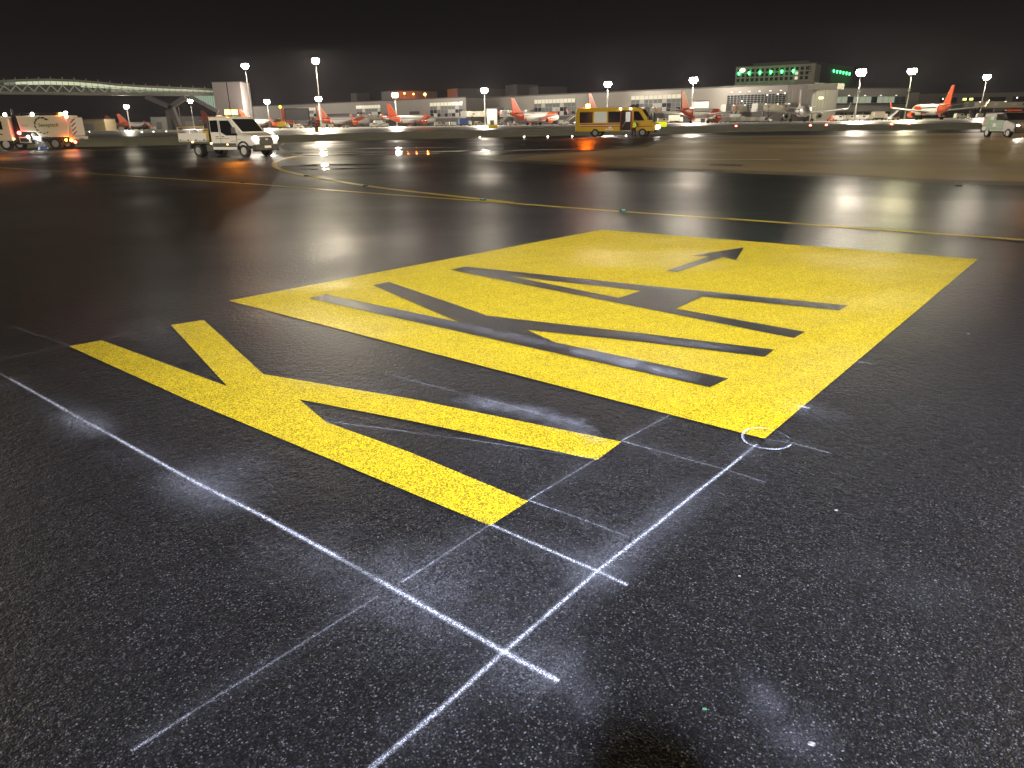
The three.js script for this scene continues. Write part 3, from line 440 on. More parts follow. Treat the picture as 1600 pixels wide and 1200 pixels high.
// ------------------------------------------------------------------ ground vehicles around the stands
const cream = M(0.6, 0.56, 0.46, 0.5), yellowM = M(0.65, 0.42, 0.02, 0.45), blueM = M(0.04, 0.12, 0.42, 0.45), greyM = M(0.25, 0.25, 0.25, 0.5);
function wheels(t, xs, zs, r = 0.36, w = 0.24) { for (const x of xs) for (const z of zs) { const k = mesh('wheel', new THREE.CylinderGeometry(r, r, w, 18).rotateX(Math.PI / 2), rubberM, t); k.position.set(x, r, z); mesh('rim', new THREE.CylinderGeometry(r * 0.55, r * 0.55, w + 0.02, 12).rotateX(Math.PI / 2), galvM, k); } }
function serviceVan(m) { const t = thing('service_van', 'x', 'van'); mesh('body', prism([[-2.4, 0.4], [2.5, 0.4], [2.55, 1.0], [1.55, 1.25], [0.9, 2.1], [-2.3, 2.2], [-2.45, 1.2]], 1.9, 0.06), m, t); mesh('windscreen', beam([1.60, 1.3, 0], [0.98, 2.02, 0], 0.04, 1.6), glassDarkM, t); for (const s of [-1, 1]) mesh('side_window', B(1.1, 0.5, 0.04, 0.2, 1.65, s * 0.94), glassDarkM, t); wheels(t, [-1.5, 1.6], [-0.85, 0.85]); return t; }
function tug(m) { const t = thing('baggage_tug', 'x', 'tractor'); mesh('body', prism([[-1.5, 0.4], [1.6, 0.4], [1.6, 1.0], [0.3, 1.15], [-0.1, 0.9], [-1.5, 0.9]], 1.4, 0.05), m, t); mesh('cab_roof', [B(1.2, 0.08, 1.3, -0.5, 2.0, 0), ...[[-1, -1], [-1, 1], [0.05, -1], [0.05, 1]].map(([x, z]) => B(0.07, 1.1, 0.07, x, 1.45, z * 0.58))], m, t); mesh('seat', RB(0.5, 0.6, 0.5, -0.6, 1.1, 0, 0.06), darkM, t); wheels(t, [-1, 1], [-0.62, 0.62], 0.34); return t; }
function dolly(m) { const t = thing('baggage_dolly', 'x', 'dolly'); mesh('deck', B(2.6, 0.15, 1.5, 0, 0.5, 0), greyM, t); mesh('container', prism([[-1.2, 0.58], [1.2, 0.58], [1.2, 2.1], [-0.8, 2.1], [-1.2, 1.6]], 1.45, 0.04), m, t); wheels(t, [-0.9, 0.9], [-0.6, 0.6], 0.2, 0.14); return t; }
function beltLoader(m) { const t = thing('belt_loader', 'x', 'belt loader'); mesh('chassis', [B(4.4, 0.6, 1.7, 0, 0.8, 0), RB(1.0, 0.9, 0.8, 1.4, 1.5, -0.5, 0.05)], m, t); mesh('conveyor', beam([-3.4, 0.9, 0.2], [3.6, 3.0, 0.2], 0.25, 0.9), darkM, t); wheels(t, [-1.5, 1.5], [-0.8, 0.8], 0.36); return t; }
function stairs(m) { const t = thing('boarding_stairs', 'x', 'boarding stairs'); mesh('chassis', RB(4.6, 0.7, 1.9, 0, 0.85, 0, 0.06), m, t); mesh('flight', Array.from({ length: 13 }, (_, i) => B(0.36, 0.2, 1.3, -2 + i * 0.32, 1.2 + i * 0.2, 0)), galvM, t); mesh('handrail', [-1, 1].flatMap(s => [bar([-2, 2.2, s * 0.66], [2.0, 4.7, s * 0.66], 0.04), ...[0, 1, 2, 3, 4].map(i => bar([-2 + i, 1.2 + i * 0.62, s * 0.66], [-2 + i, 2.2 + i * 0.62, s * 0.66], 0.03))]), whiteM, t); wheels(t, [-1.6, 1.6], [-0.85, 0.85], 0.38); return t; }
function cateringTruck(m) { const t = thing('catering_truck', 'x', 'truck'); mesh('cab', prism([[1.6, 0.6], [3.2, 0.6], [3.2, 1.5], [2.9, 2.5], [1.6, 2.5]], 2.2, 0.06), whiteM, t); mesh('windscreen', beam([3.2, 1.55, 0], [2.95, 2.35, 0], 0.04, 1.9), glassDarkM, t); mesh('box_body', RB(4.6, 2.4, 2.4, -1.0, 2.2, 0, 0.05), m, t); mesh('chassis', B(6.2, 0.3, 1.0, 0, 0.75, 0), darkM, t); wheels(t, [-2.0, 2.3], [-0.95, 0.95], 0.45, 0.3); return t; }
const makers = { van: serviceVan, tug, dolly, loader: beltLoader, stairs, truck: cateringTruck }, mats = { white: whiteM, cream, yellow: yellowM, blue: blueM, grey: greyM, orange: orangeM };
const kinds = { van: 'service van', tug: 'baggage tug', dolly: 'baggage dolly', loader: 'belt loader', stairs: 'boarding stairs', truck: 'catering truck' };
const protos = {};
function gse(kind, col, px, label, turn) {        // px: [x, z] on the apron
  const key = kind + col; let o = protos[key];
  if (!o) o = protos[key] = makers[kind](mats[col]); else { o = o.clone(); o.name = numbered(o.name.replace(/_\d+$/, '')); scene.add(o); }
  o.position.set(px[0], 0, px[1]); o.rotation.y = turn ?? rr(-0.6, 0.6); tag(o, label, o.userData.category, 'service vehicles around the parked jets');
}
const at = (p) => [p[0], p[2]];
gse('truck', 'yellow', at([-124.46, 1.62, -420.00]), 'yellow truck under the tail of the jet with the dark screen');
gse('van', 'cream', at([-110.81, 1.20, -400.00]), 'cream van in front of the dark screen');
gse('loader', 'grey', at([-108.04, 1.10, -410.00]), 'dark belt loader between the two leftmost terminal jets');
gse('dolly', 'cream', at([-96.42, 1.01, -395.00]), 'cream dolly under the fin below the tallest mast');
gse('dolly', 'cream', at([-92.41, 0.95, -395.00]), 'second cream dolly under the fin below the tallest mast');
gse('tug', 'grey', at([-83.67, 0.85, -390.00]), 'grey tug under the belly of the jet below the tallest mast');
gse('van', 'white', at([-70.58, 0.92, -400.00]), 'white van in front of a nose, left of two parked trucks');
gse('truck', 'white', at([-69.20, 1.18, -410.00]), 'white catering truck between two orange-tailed jets');
gse('loader', 'white', at([-64.85, 0.85, -398.00]), 'white belt loader right beside the white catering truck');
gse('tug', 'grey', at([-50.95, 0.67, -392.00]), 'grey tug below the wing of the jet left of the glazed bay');
gse('van', 'cream', at([-35.69, 0.75, -392.00]), 'cream van at the nose of the jet left of the glazed bay', 0.2);
gse('dolly', 'cream', at([-31.38, 0.69, -392.00]), 'cream dolly in front of the lit bay left of the airbridge');
gse('dolly', 'white', at([-27.92, 0.65, -390.00]), 'white dolly beside the blue truck');
gse('truck', 'blue', at([-21.69, 0.88, -385.00]), 'blue box truck at the foot of the central airbridge');
gse('van', 'cream', at([-14.67, 0.49, -380.00]), 'cream van under the central airbridge');
gse('stairs', 'grey', at([-2.40, 0.34, -372.00]), 'boarding stairs left of the fin of the central jet');
gse('loader', 'white', at([2.18, 0.36, -350.00]), 'white belt loader at the tail of the central jet', 0.5);
gse('tug', 'grey', at([11.55, 0.30, -330.00]), 'grey tug under the wing of the central jet');
gse('van', 'white', at([25.73, 0.28, -352.00]), 'white van in front of the nose of the central jet');
gse('stairs', 'white', at([29.67, 0.49, -360.00]), 'boarding stairs just left of the yellow bus');
gse('van', 'white', at([67.68, 0.78, -330.00]), 'white van behind the bright yellow sign', 0.1);
gse('truck', 'cream', at([76.58, 0.93, -345.00]), 'cream truck left of the dark red tail');
gse('tug', 'orange', at([82.09, 0.80, -300.00]), 'orange tug at the nose of the jet right of the bus');
for (let i = 0; i < 9; i++) gse('dolly', i % 2 ? 'cream' : 'white', at([88.26, 0.48, -310.00]).map((v, k) => k ? v : v + i * 1.95), ['first', 'second', 'third', 'fourth', 'fifth', 'sixth', 'seventh', 'eighth', 'last'][i] + ' dolly from the left in the long row below the dark glazing', 0);
gse('truck', 'white', at([100.24, 1.87, -330.00]), 'white truck behind the row of dollies');
gse('loader', 'white', at([104.89, 0.72, -305.00]), 'white belt loader right of the row of dollies', 0.9);
gse('tug', 'grey', at([109.53, 0.64, -300.00]), 'grey tug under the left wing of the nose-on jet');
gse('van', 'white', at([133.31, 0.54, -305.00]), 'white van parked below the left end of the office strip window', 0.1);
gse('van', 'cream', at([140.23, 0.45, -310.00]), 'cream van left of the mast below the office block', 0.1);
gse('van', 'white', at([143.31, 0.64, -306.00]), 'white van right of the mast below the office block', 0.1);
gse('tug', 'orange', at([128.10, 0.36, -300.00]), 'orange tug right of the nose-on jet');
gse('dolly', 'cream', at([146.21, 0.35, -306.00]), 'cream dolly right of the parked white vans');
gse('truck', 'cream', at([154.70, 0.75, -315.00]), 'cream truck between the vans and the right-hand jet');
gse('stairs', 'white', at([152.98, 0.47, -300.00]), 'boarding stairs left of the orange engine of the right-hand jet', 0.5);
gse('loader', 'cream', at([180.39, 0.52, -295.00]), 'cream belt loader right of the tail of the right-hand jet', 1.2);
gse('van', 'white', at([197.20, 0.97, -330.00]), 'white van behind the tail of the right-hand jet', 0.1);
gse('dolly', 'white', at([199.37, 0.87, -320.00]), 'white dolly below the pier windows beside the green van', 0);
gse('tug', 'grey', at([-219.21, 0.13, -440.00]), 'grey tug under the tails left of the bridge legs');
gse('dolly', 'white', at([-224.78, 0.21, -440.00]), 'white dolly under the furthest left tail', 0.1);
gse('dolly', 'white', at([-206.21, -0.06, -440.00]), 'white dolly at the nose of the jet left of the bridge legs', 0.1);

// ------------------------------------------------------------------ terminal and other buildings
const clad = M(0.27, 0.255, 0.24, 0.6), clad2 = M(0.27, 0.26, 0.235, 0.6), roofM = M(0.08, 0.08, 0.08, 0.7), plinth = M(0.08, 0.075, 0.075, 0.7), frameM = M(0.32, 0.32, 0.31, 0.5);
const pane = (r, g, b, k) => { const m = M(0.03, 0.03, 0.03, 0.08); m.emissive.setRGB(r, g, b); m.emissiveIntensity = k; return m; };
const litA = pane(1, 0.88, 0.62, 0.85), litB = pane(0.95, 0.86, 0.66, 0.48), litC = pane(0.8, 0.76, 0.62, 0.18), paneD = M(0.02, 0.025, 0.035, 0.08), litG = pane(0.72, 0.8, 0.55, 0.42), stripLamp = glow(1, 0.94, 0.78, 3.2);
function wallThing(name, label, cat, a, b) { // local x runs along the wall from a to b, +z faces the taxiway
  return thing(name, label, cat, [a[0], 0, a[1]], -Math.atan2(b[1] - a[1], b[0] - a[0]));
}
function bay(t, s0, s1, h0, h1, cols, rows, pick) {
  const w = (s1 - s0) / cols, h = (h1 - h0) / rows, bars = [];
  for (let i = 0; i < cols; i++) for (let j = 0; j < rows; j++) { const m = pick(j, i); mesh('window', B(w - 0.12, h - 0.1, 0.06, s0 + (i + 0.5) * w, h0 + (j + 0.5) * h, 0.06), m, t); }
  for (let i = 0; i <= cols; i++) bars.push(B(0.14, h1 - h0 + 0.2, 0.22, s0 + i * w, (h0 + h1) / 2, 0.13));
  for (let j = 0; j <= rows; j++) bars.push(B(s1 - s0, 0.12, 0.18, (s0 + s1) / 2, h0 + j * h, 0.11));
  mesh('window_frame', bars, frameM, t);
}
const gateBay = (j, i) => j === 3 ? litA : j === 2 ? (i % 5 === 2 ? litB : litC) : j === 1 ? (i % 7 > 4 ? litB : i % 7 > 1 ? litC : paneD) : (i % 6 === 1 ? litB : i % 2 ? litC : paneD);
const tA = [[-196, -578], [-24, -440]], tB = [[-25, -463], [131, -329]];
{
  const LA = Math.hypot(172, 138), t = wallThing('terminal_wing', 'long grey terminal wing behind the jets left of centre', 'terminal', ...tA);
  mesh('wall', B(LA, 15, 30, LA / 2, 7.5, -15.05), clad, t);
  mesh('roof', [B(LA + 1, 0.5, 31, LA / 2, 15.3, -15)], roofM, t);
  mesh('plinth', B(LA, 4.2, 0.2, LA / 2, 2.1, 0.06), plinth, t);
  for (const [a, b] of [[60.15, 81.37], [123.99, 147.64], [191.52, 217.93]]) bay(t, a, b, 5.0, 13.0, Math.round((b - a) / 2.8), 4, gateBay);
  for (const [a, b] of [[92.62, 116.21], [173.88, 182.26]]) mesh('louvre_panel', B(b - a, 1.8, 0.25, (a + b) / 2, 7.6, 0.1), darkM, t);
  for (let i = 1; i < 26; i++) mesh('cladding_joint', B(0.1, 10.6, 0.06, LA * i / 26, 9.6, 0.02), frameM, t);
}
{
  const LB = Math.hypot(156, 134), t = wallThing('terminal_wing', 'tall grey terminal wing behind the bus with lit glazed bays', 'terminal', ...tB);
  mesh('wall', B(LB, 15, 34, LB / 2, 7.5, -17.05), clad, t);
  mesh('roof', B(LB + 1, 0.6, 35, LB / 2, 15.3, -17), roofM, t);
  mesh('overhang', B(12, 2.3, 9, LB + 4.5, 13.7, -3), clad2, t);
  mesh('plinth', B(LB, 4.2, 0.2, LB / 2, 2.1, 0.06), plinth, t);
  for (const [a, b, h0] of [[52.80, 80.97, 4.6], [115.63, 143.54, 5.4]]) bay(t, a, b, h0, 13.0, Math.round((b - a) / 2.6), 4, gateBay);
  bay(t, 167.09, 194.44, 5.8, 11.6, 17, 7, () => paneD);
  for (const p of [169.30, 173.31, 177.53, 182.31, 187.30, 191.92]) { mesh('wall_light', B(0.7, 0.16, 0.3, p, 12.9, 0.2), stripLamp, t); mesh('vent_panel', B(2.6, 1.1, 0.14, p + 2.6, 12.4, 0.08), greyM, t); }
  for (const [p, h] of [[186.11, 11.2], [190.74, 11.4], [193.88, 11.6], [174.49, 9.0]]) mesh('wall_light', B(0.45, 0.45, 0.3, p, h, 0.35), stripLamp, t);
  mesh('wall_plate', [B(2.6, 0.7, 0.12, 86.01, 13.5, 0.06), B(2.0, 0.7, 0.12, 200.87, 13.6, 0.06)], greyM, t);
  for (let i = 0; i < 14; i++) mesh('cladding_joint', B(0.12, 10.6, 0.07, 195.01 + i * 1.35, 9.6, 0.03), greyM, t);
}
// roof-top plant boxes
{ const R = [[[-66.37, 19.06, -520.00], 34, 9, 'low grey roof block left of the dark gap above the terminal'], [[-9.92, 19.85, -520.00], 60, 8, 'long dim roof block right of the central mast'], [[9.35, 21.39, -505.00], 16, 7.5, 'small dark roof block at the end of the long dim one'], [[-107.51, 20.05, -560.00], 10, 6, 'small pale roof box above the left terminal wing'], [[25.92, 19.80, -500.00], 22, 5.5, 'flat dim roof block above the glazed bay left of the bus']];
  for (const [p, w, d, l] of R) { const t = thing('roof_block', l, 'roof block', [p[0], 0, p[2]], 0.5); mesh('wall', B(w, p[1] + 2.5, d + 8, 0, (p[1] + 2.5) / 2, 0), M(0.16, 0.15, 0.15, 0.7), t); mesh('roof', B(w + 0.6, 0.3, d + 8.6, 0, p[1] + 2.65, 0), roofM, t); } }
const amberLamp = glow(1, 0.35, 0.06, 30), greenLamp = glow(0.05, 1, 0.18, 14), redLamp = glow(1, 0.12, 0.08, 18), whiteLamp = glow(1, 0.95, 0.85, 30);
for (const [p, l, I] of [[[-67.72, 20.17, -505.00], 'faint amber roof lamp left of the brighter one', 60], [[-61.86, 19.70, -505.00], 'small amber roof lamp nearest the bright one', 60], [[-54.29, 19.39, -505.00], 'bright amber roof lamp above the terminal', 500]]) { const t = thing('roof_lamp', l, 'lamp', p); mesh('lamp_glass', new THREE.SphereGeometry(I > 100 ? 0.8 : 0.45, 10, 8), amberLamp, t); mesh('bracket', CY(0.08, 0.08, 3, 0, -1.6, 0), galvM, t); pointLamp(0xff6a18, I * 1.2, [p[0], p[1], p[2] + 1.2], 20); }

// hotel
{
  const a = [141.93, -480], b = [181.05, -455], W = Math.hypot(b[0] - a[0], b[1] - a[1]);
  const t = wallThing('hotel_block', 'hotel block with square windows and green uplights above the terminal', 'hotel', a, b), top = 31.18, bot = 20.15, wallM = M(0.34, 0.325, 0.28, 0.7);
  mesh('wall', B(W, top, 22, W / 2, top / 2, -11.05), wallM, t); mesh('roof', [B(W + 0.8, 0.5, 23, W / 2, top + 0.2, -11), B(W * 0.7, 1.6, 14, W * 0.55, top + 1.2, -11)], roofM, t);
  mesh('ledge', B(W + 0.6, 0.6, 0.7, W / 2, bot + 0.8, 0.3), clad2, t);
  const rows = 3, H = (top - bot - 3.2) / rows;
  for (let j = 0; j < rows; j++) for (let i = 0; i < 15; i++) {  const x = W * (0.02 + i * 0.062), y = bot + 2.2 + j * H + H / 2; const w = mesh('window', B(1.75, 1.75, 0.1, x + 0.9, y, 0.0), (i === 12 && j < 2) ? litA : paneD, t); mesh('window_frame', [B(2.0, 0.14, 0.16, 0, 0.92, 0), B(2.0, 0.14, 0.16, 0, -0.92, 0), B(0.14, 1.7, 0.16, -0.93, 0, 0), B(0.14, 1.7, 0.16, 0.93, 0, 0)].map(g => g.translate(x + 0.9, y, 0.03)), greyM, w); }
  mesh('sign', [new THREE.TorusGeometry(0.95, 0.16, 8, 24).scale(1.5, 1, 1), new THREE.TorusGeometry(0.5, 0.12, 8, 20).scale(0.7, 1, 1).translate(-0.5, 0, 0), new THREE.TorusGeometry(0.5, 0.12, 8, 20).scale(0.7, 1, 1).translate(0.5, 0, 0)].map(g => g.translate(4.13, top - 1.9, 0.3)), stripLamp, t);
  mesh('emblem', [new THREE.TorusGeometry(0.9, 0.22, 8, 24).translate(43.06, top - 2.2, 0.15), B(2.8, 0.35, 0.1, 43.06, top - 4.2, 0.1)], darkM, t);
  const gl = [2.17, 8.42, 14.97, 21.41, 27.78, 34.39], y = 27.43;
  t.updateMatrixWorld(true);
  for (const s of gl) { mesh('green_lamp', new THREE.CylinderGeometry(0.62, 0.30, 1.7, 14).translate(s, y, 0.7), greenLamp, t); const q = t.localToWorld(new THREE.Vector3(s, y - 1.2, 1.3)); spotLamp(scene, 0x10ff50, 170, q.toArray(), t.localToWorld(new THREE.Vector3(s, y - 6, 0.3)).toArray(), 14, 0.9, 8); }
}
{
  const a = [184.03, -462], b = [232.87, -520], W = Math.hypot(b[0] - a[0], b[1] - a[1]), top = 31.98;
  const t = wallThing('hotel_block', 'dark rear hotel block with a row of small green lights', 'hotel', a, b);
  mesh('wall', B(W, top, 20, W / 2, top / 2, -10.05), M(0.07, 0.07, 0.08, 0.7), t); mesh('roof', B(W + 0.6, 0.5, 21, W / 2, top + 0.2, -10), roofM, t);
  t.updateMatrixWorld(true);
  for (let i = 0; i < 6; i++) { const s = W * (0.44 + i * 0.088), y = 28.57; mesh('green_lamp', new THREE.CylinderGeometry(0.42, 0.2, 1.6, 10).translate(s, y - i * 0.1, 0.5), greenLamp, t); const q = t.localToWorld(new THREE.Vector3(s, y - 1.2, 1.1)); spotLamp(scene, 0x10ff50, 160, q.toArray(), t.localToWorld(new THREE.Vector3(s, y - 8, 0.2)).toArray(), 30, 0.7, 8); }
}
{ // link building, office block, stepped end, right pier
  let a = [131, -345], b = [177.85, -424], W = Math.hypot(b[0] - a[0], b[1] - a[1]);
  let t = wallThing('link_building', 'dark set-back building between the terminal corner and office block', 'building', a, b);
  mesh('wall', B(W, 12.2, 14, W / 2, 6.1, -7.05), M(0.14, 0.14, 0.14, 0.7), t); mesh('roof', B(W, 0.4, 14.5, W / 2, 12.4, -7), roofM, t);
  a = [176.27, -420]; b = [230.23, -440]; W = Math.hypot(b[0] - a[0], b[1] - a[1]);
  t = wallThing('office_block', 'long pale office block with a lit strip window and canopy', 'building', a, b);
  mesh('wall', B(W, 16.2, 22, W / 2, 8.1, -11.05), clad2, t); mesh('roof', B(W + 0.6, 0.5, 22.6, W / 2, 16.4, -11), roofM, t);
  bay(t, 0.5, W - 0.8, 8.6, 12.0, 13, 1, (j, i) => i > 10 ? M(0.06, 0.12, 0.12, 0.1) : i % 4 === 3 ? paneD : litG);
  mesh('window_ledge', B(W, 0.5, 1.6, W / 2, 8.2, 0.8), darkM, t); mesh('canopy', B(W, 2.4, 5, W / 2, 5.4, 2.5), clad2, t);
  for (let i = 0; i < 9; i++) mesh('column', CY(0.3, 0.3, 4.2, 1.5 + i * (W - 3) / 8, 2.1, 4.4), concreteM, t);
  mesh('dock_door', [0, 1, 2, 3, 4, 5].map(i => B(4.2, 3.6, 0.2, 4 + i * 8.2, 1.8, 0.1)), plinth, t);
  for (const s of [0.05, 0.25, 0.45, 0.65, 0.85]) mesh('wall_light', B(1.2, 0.12, 0.3, W * s, 12.6, 0.2), stripLamp, t);
  a = [229.67, -438]; b = [237.76, -441]; W = Math.hypot(b[0] - a[0], b[1] - a[1]);
  t = wallThing('stair_block', 'plain pale stair block at the right end of the office block', 'building', a, b);
  mesh('wall', B(W, 14, 16, W / 2, 7, -8.05), clad2, t); mesh('roof', B(W + 0.3, 0.4, 16.4, W / 2, 14.2, -8), roofM, t);
  a = [253.59, -470]; b = [351.06, -470]; W = b[0] - a[0];
  t = wallThing('pier_building', 'long low pier building with dark windows on the far right', 'terminal', a, b); const hh = 13.94, y0 = 8.62, y1 = 11.75;
  mesh('wall', B(W, hh, 24, W / 2, hh / 2, -12.05), clad, t); mesh('roof', B(W, 0.5, 24.6, W / 2, hh + 0.25, -12), roofM, t);
  for (const [p, q] of [[1467, 1493], [1503, 1531], [1543, 1569], [1580, 1606], [1614, 1640]]) { const s = (p - 1434.5) / 245.5 * W, e = (q - 1434.5) / 245.5 * W; mesh('window', B(e - s, y1 - y0, 0.2, (s + e) / 2, (y0 + y1) / 2, 0.1), paneD, t); mesh('window_frame', [B(e - s + 0.3, 0.2, 0.3, (s + e) / 2, y0, 0.12), B(e - s + 0.3, 0.2, 0.3, (s + e) / 2, y1, 0.12)], frameM, t); }
  mesh('walkway', B(W, 3.0, 4, W / 2, y0 - 2.4, 2), clad2, t); mesh('undercroft', B(W, y0 - 4.2, 0.3, W / 2, (y0 - 4.2) / 2, 0.1), plinth, t);
  const yl = glow(0.9, 1, 0.25, 2.2); for (const p of [1505, 1515]) mesh('window_light', B(2.2, 1.3, 0.2, (p - 1434.5) / 245.5 * W, y1 - 1.2, 0.25), yl, t);
  for (const p of [1471, 1477, 1586]) mesh('window_light', B(0.7, 0.7, 0.2, (p - 1434.5) / 245.5 * W, y1 - 0.8, 0.25), stripLamp, t);
}
{ // left side sheds and the pier seen behind the bridge legs
  const S = [[118, 163, 186.5, 560, 16, 'low beige shed behind the sweeper truck', M(0.42, 0.34, 0.2, 0.7)], [236, 263, 183, 600, 14, 'white shed left of the bridge legs', M(0.5, 0.5, 0.48, 0.6)], [277, 318, 182, 600, 16, 'dark grey shed between the bridge legs and the stair', M(0.16, 0.16, 0.16, 0.7)], [381, 463, 167.5, 575, 20, 'bright pale pier wall right of the bridge tower', M(0.55, 0.53, 0.5, 0.6)]];
  for (const [x0, x1, y, D, dp, l, m] of S) { const ax = atX(x0, D), bx = atX(x1, D), h = atY((x0 + x1) / 2, y, D), t = thing('shed', l, 'shed', [ax, 0, -D]); mesh('wall', B(bx - ax, h, dp, (bx - ax) / 2, h / 2, -dp / 2), m, t); mesh('roof', B(bx - ax + 0.6, 0.4, dp + 0.6, (bx - ax) / 2, h + 0.2, -dp / 2), roofM, t); mesh('roller_door', B((bx - ax) * 0.3, h * 0.6, 0.2, (bx - ax) * 0.45, h * 0.3, 0.05), greyM, t); }
}
// ------------------------------------------------------------------ skybridge over the taxiway
{
  const N = 46, D = f => 452 + 52 * f, xs = f => -70 + f * 415;               // along the deck, f 0..1
  const topPx = [[-70, 131], [0, 126], [45, 123.5], [90, 122.5], [130, 124], [165, 127], [200, 131], [240, 133.5], [290, 136], [345, 138.5]], botPx = [[-70, 146.5], [345, 150]];
  const lerpT = (T, x) => { for (let i = 1; i < T.length; i++) if (x <= T[i][0] || i === T.length - 1) { const [a, p] = T[i - 1], [b, q] = T[i]; return p + (q - p) * (x - a) / (b - a); } };
  const row = []; for (let i = 0; i <= N; i++) { const f = i / N, x = xs(f), d = D(f); row.push([atX(x, d), atY(x, lerpT(botPx, x), d), atY(x, lerpT(topPx, x), d), -d]); }
  const t = thing('skybridge', 'long arched glazed footbridge crossing above the far taxiway', 'bridge');
  const seg = (i, y0, y1, w, z) => beam([row[i][0], y0, row[i][3] + z], [row[i + 1][0], y1, row[i + 1][3] + z], 0.1, 0.1);
  const strip = (yA, yB, depth, z) => { const g = []; for (let i = 0; i < N; i++) { const [x0, , , z0] = row[i], [x1, , , z1] = row[i + 1], p = [[x0, yA(i), z0 + z], [x1, yA(i + 1), z1 + z], [x1, yB(i + 1), z1 + z], [x0, yB(i), z0 + z]], q = p.map(([x, y, zz]) => [x, y, zz - depth]); const v = [...p, ...q], f = [[0, 1, 2, 3], [5, 4, 7, 6], [3, 2, 6, 7], [4, 5, 1, 0], [1, 5, 6, 2], [4, 0, 3, 7]], pos = []; for (const [a, b, c, d] of f) for (const k of [a, b, c, a, c, d]) pos.push(...v[k]); const o = new THREE.BufferGeometry(); o.setAttribute('position', new THREE.Float32BufferAttribute(pos, 3)); o.computeVertexNormals(); o.setAttribute('uv', new THREE.BufferAttribute(new Float32Array(pos.length / 3 * 2), 2)); g.push(o); } return g; };
  const bot = i => row[i][1], top = i => row[i][2], hgtAt = i => top(i) - bot(i);
  mesh('roof', strip(i => top(i) - 1.3, i => top(i), 9, 0.5), M(0.3, 0.3, 0.27, 0.6), t);
  mesh('deck', strip(i => bot(i), i => bot(i) + 1.7, 9, 0.5), M(0.32, 0.32, 0.28, 0.6), t);
  const upper = pane(0.80, 0.86, 0.55, 0.8), dim = pane(0.45, 0.50, 0.38, 0.07), dimG = pane(0.6, 0.66, 0.48, 0.28);
  for (let i = 0; i < N; i++) { // each pane of glazing, an upper lit band and a lower dim one
    const f = i / N, g = (a, b, m) => { const [x0, , , z0] = row[i], [x1, , , z1] = row[i + 1], v = [[x0 + 0.15, a(i), z0 + 0.1], [x1 - 0.15, a(i + 1), z1 + 0.1], [x1 - 0.15, b(i + 1), z1 + 0.1], [x0 + 0.15, b(i), z0 + 0.1]], pos = [0, 1, 2, 0, 2, 3].flatMap(k => v[k]).concat([1, 0, 3, 1, 3, 2].flatMap(k => [v[k][0], v[k][1], v[k][2] - 0.08])), o = new THREE.BufferGeometry(); o.setAttribute('position', new THREE.Float32BufferAttribute(pos, 3)); o.computeVertexNormals(); mesh('window', o, m, t); };
    const mid = k => bot(k) + 1.8 + (hgtAt(k) - 3.2) * (f < 0.3 ? 0.72 : f < 0.5 ? 0.66 : 0.5);
    g(k => bot(k) + 1.8, mid, f > 0.6 ? dimG : dim); g(mid, k => top(k) - 1.4, f < 0.25 ? (i % 3 ? dimG : dim) : upper);
  }
  mesh('rail', strip(i => bot(i) + 1.8 + (hgtAt(i) - 3.2) * 0.62, i => bot(i) + 2.05 + (hgtAt(i) - 3.2) * 0.62, 0.3, 0.45), M(0.5, 0.52, 0.45, 0.5), t);
  for (let i = 6; i < 34; i++) { const z = 0.6, y0 = bot(i) + 1.7, ym = bot(i) + 1.8 + (hgtAt(i) - 3.2) * 0.62; const up = i % 2; mesh('brace', beam([row[i][0], up ? y0 : ym, row[i][3] + z], [row[i + 1][0], up ? ym : y0, row[i + 1][3] + z], 0.5, 0.35), M(0.8, 0.8, 0.75, 0.5), t); }
  for (let i = 0; i <= N; i += 2) mesh('roof_bracket', B(0.4, 1.2, 0.4, row[i][0], top(i) + 0.5, row[i][3] - 1), galvM, t);
  // splayed support
  const p = (x, y, d) => [atX(x, d), atY(x, y, d), -d], c = M(0.20, 0.19, 0.20, 0.7), s = thing('bridge_support', 'dark splayed pier holding up the right end of the footbridge', 'bridge pier');
  const d0 = 492; mesh('leg', beam(p(266, 205, d0), p(267, 172, d0), 3.0, 4), c, s); mesh('leg', beam(p(279, 206, d0), p(271, 165, d0), 3.2, 4), c, s);
  mesh('arm', beam(p(272, 168, d0), p(236, 151, d0), 2.6, 4), c, s); mesh('arm', beam(p(271, 167, d0), p(296, 152, d0), 2.6, 4), c, s);
  // stair going down inside a sloping glazed tube
  const st = thing('stair_enclosure', 'sloping glazed stair running down from the footbridge to the tower', 'stair enclosure'), D2 = 503;
  const A = p(311, 150, D2), Bq = p(343, 172, D2), C = p(343, 150, D2);
  mesh('stair_underside', beam(p(306, 151, D2), p(346, 174.5, D2), 2.2, 8), M(0.3, 0.28, 0.28, 0.6), st);
  const tri = new THREE.Shape([[A[0], A[1]], [Bq[0], Bq[1]], [C[0], C[1]]].map(q => new THREE.Vector2(...q)));
  mesh('stair_glazing_window', new THREE.ExtrudeGeometry(tri, { depth: 5, bevelEnabled: false }).translate(0, 0, -D2 - 3), pane(0.62, 0.85, 0.62, 0.5), st);
  for (let i = 1; i < 9; i++) { const f = i / 9, x = A[0] + (C[0] - A[0]) * f; mesh('mullion', B(0.3, (A[1] - Bq[1]) * f, 0.3, x, A[1] - (A[1] - Bq[1]) * f / 2, -D2 + 2.15), frameM, st); }
  // tower
  const T = thing('bridge_tower', 'blank pale tower at the right end of the footbridge', 'tower'), D3 = 500, x0 = atX(340, D3), x1 = atX(362, D3), x2 = atX(383, D3), h = atY(362, 128.5, D3);
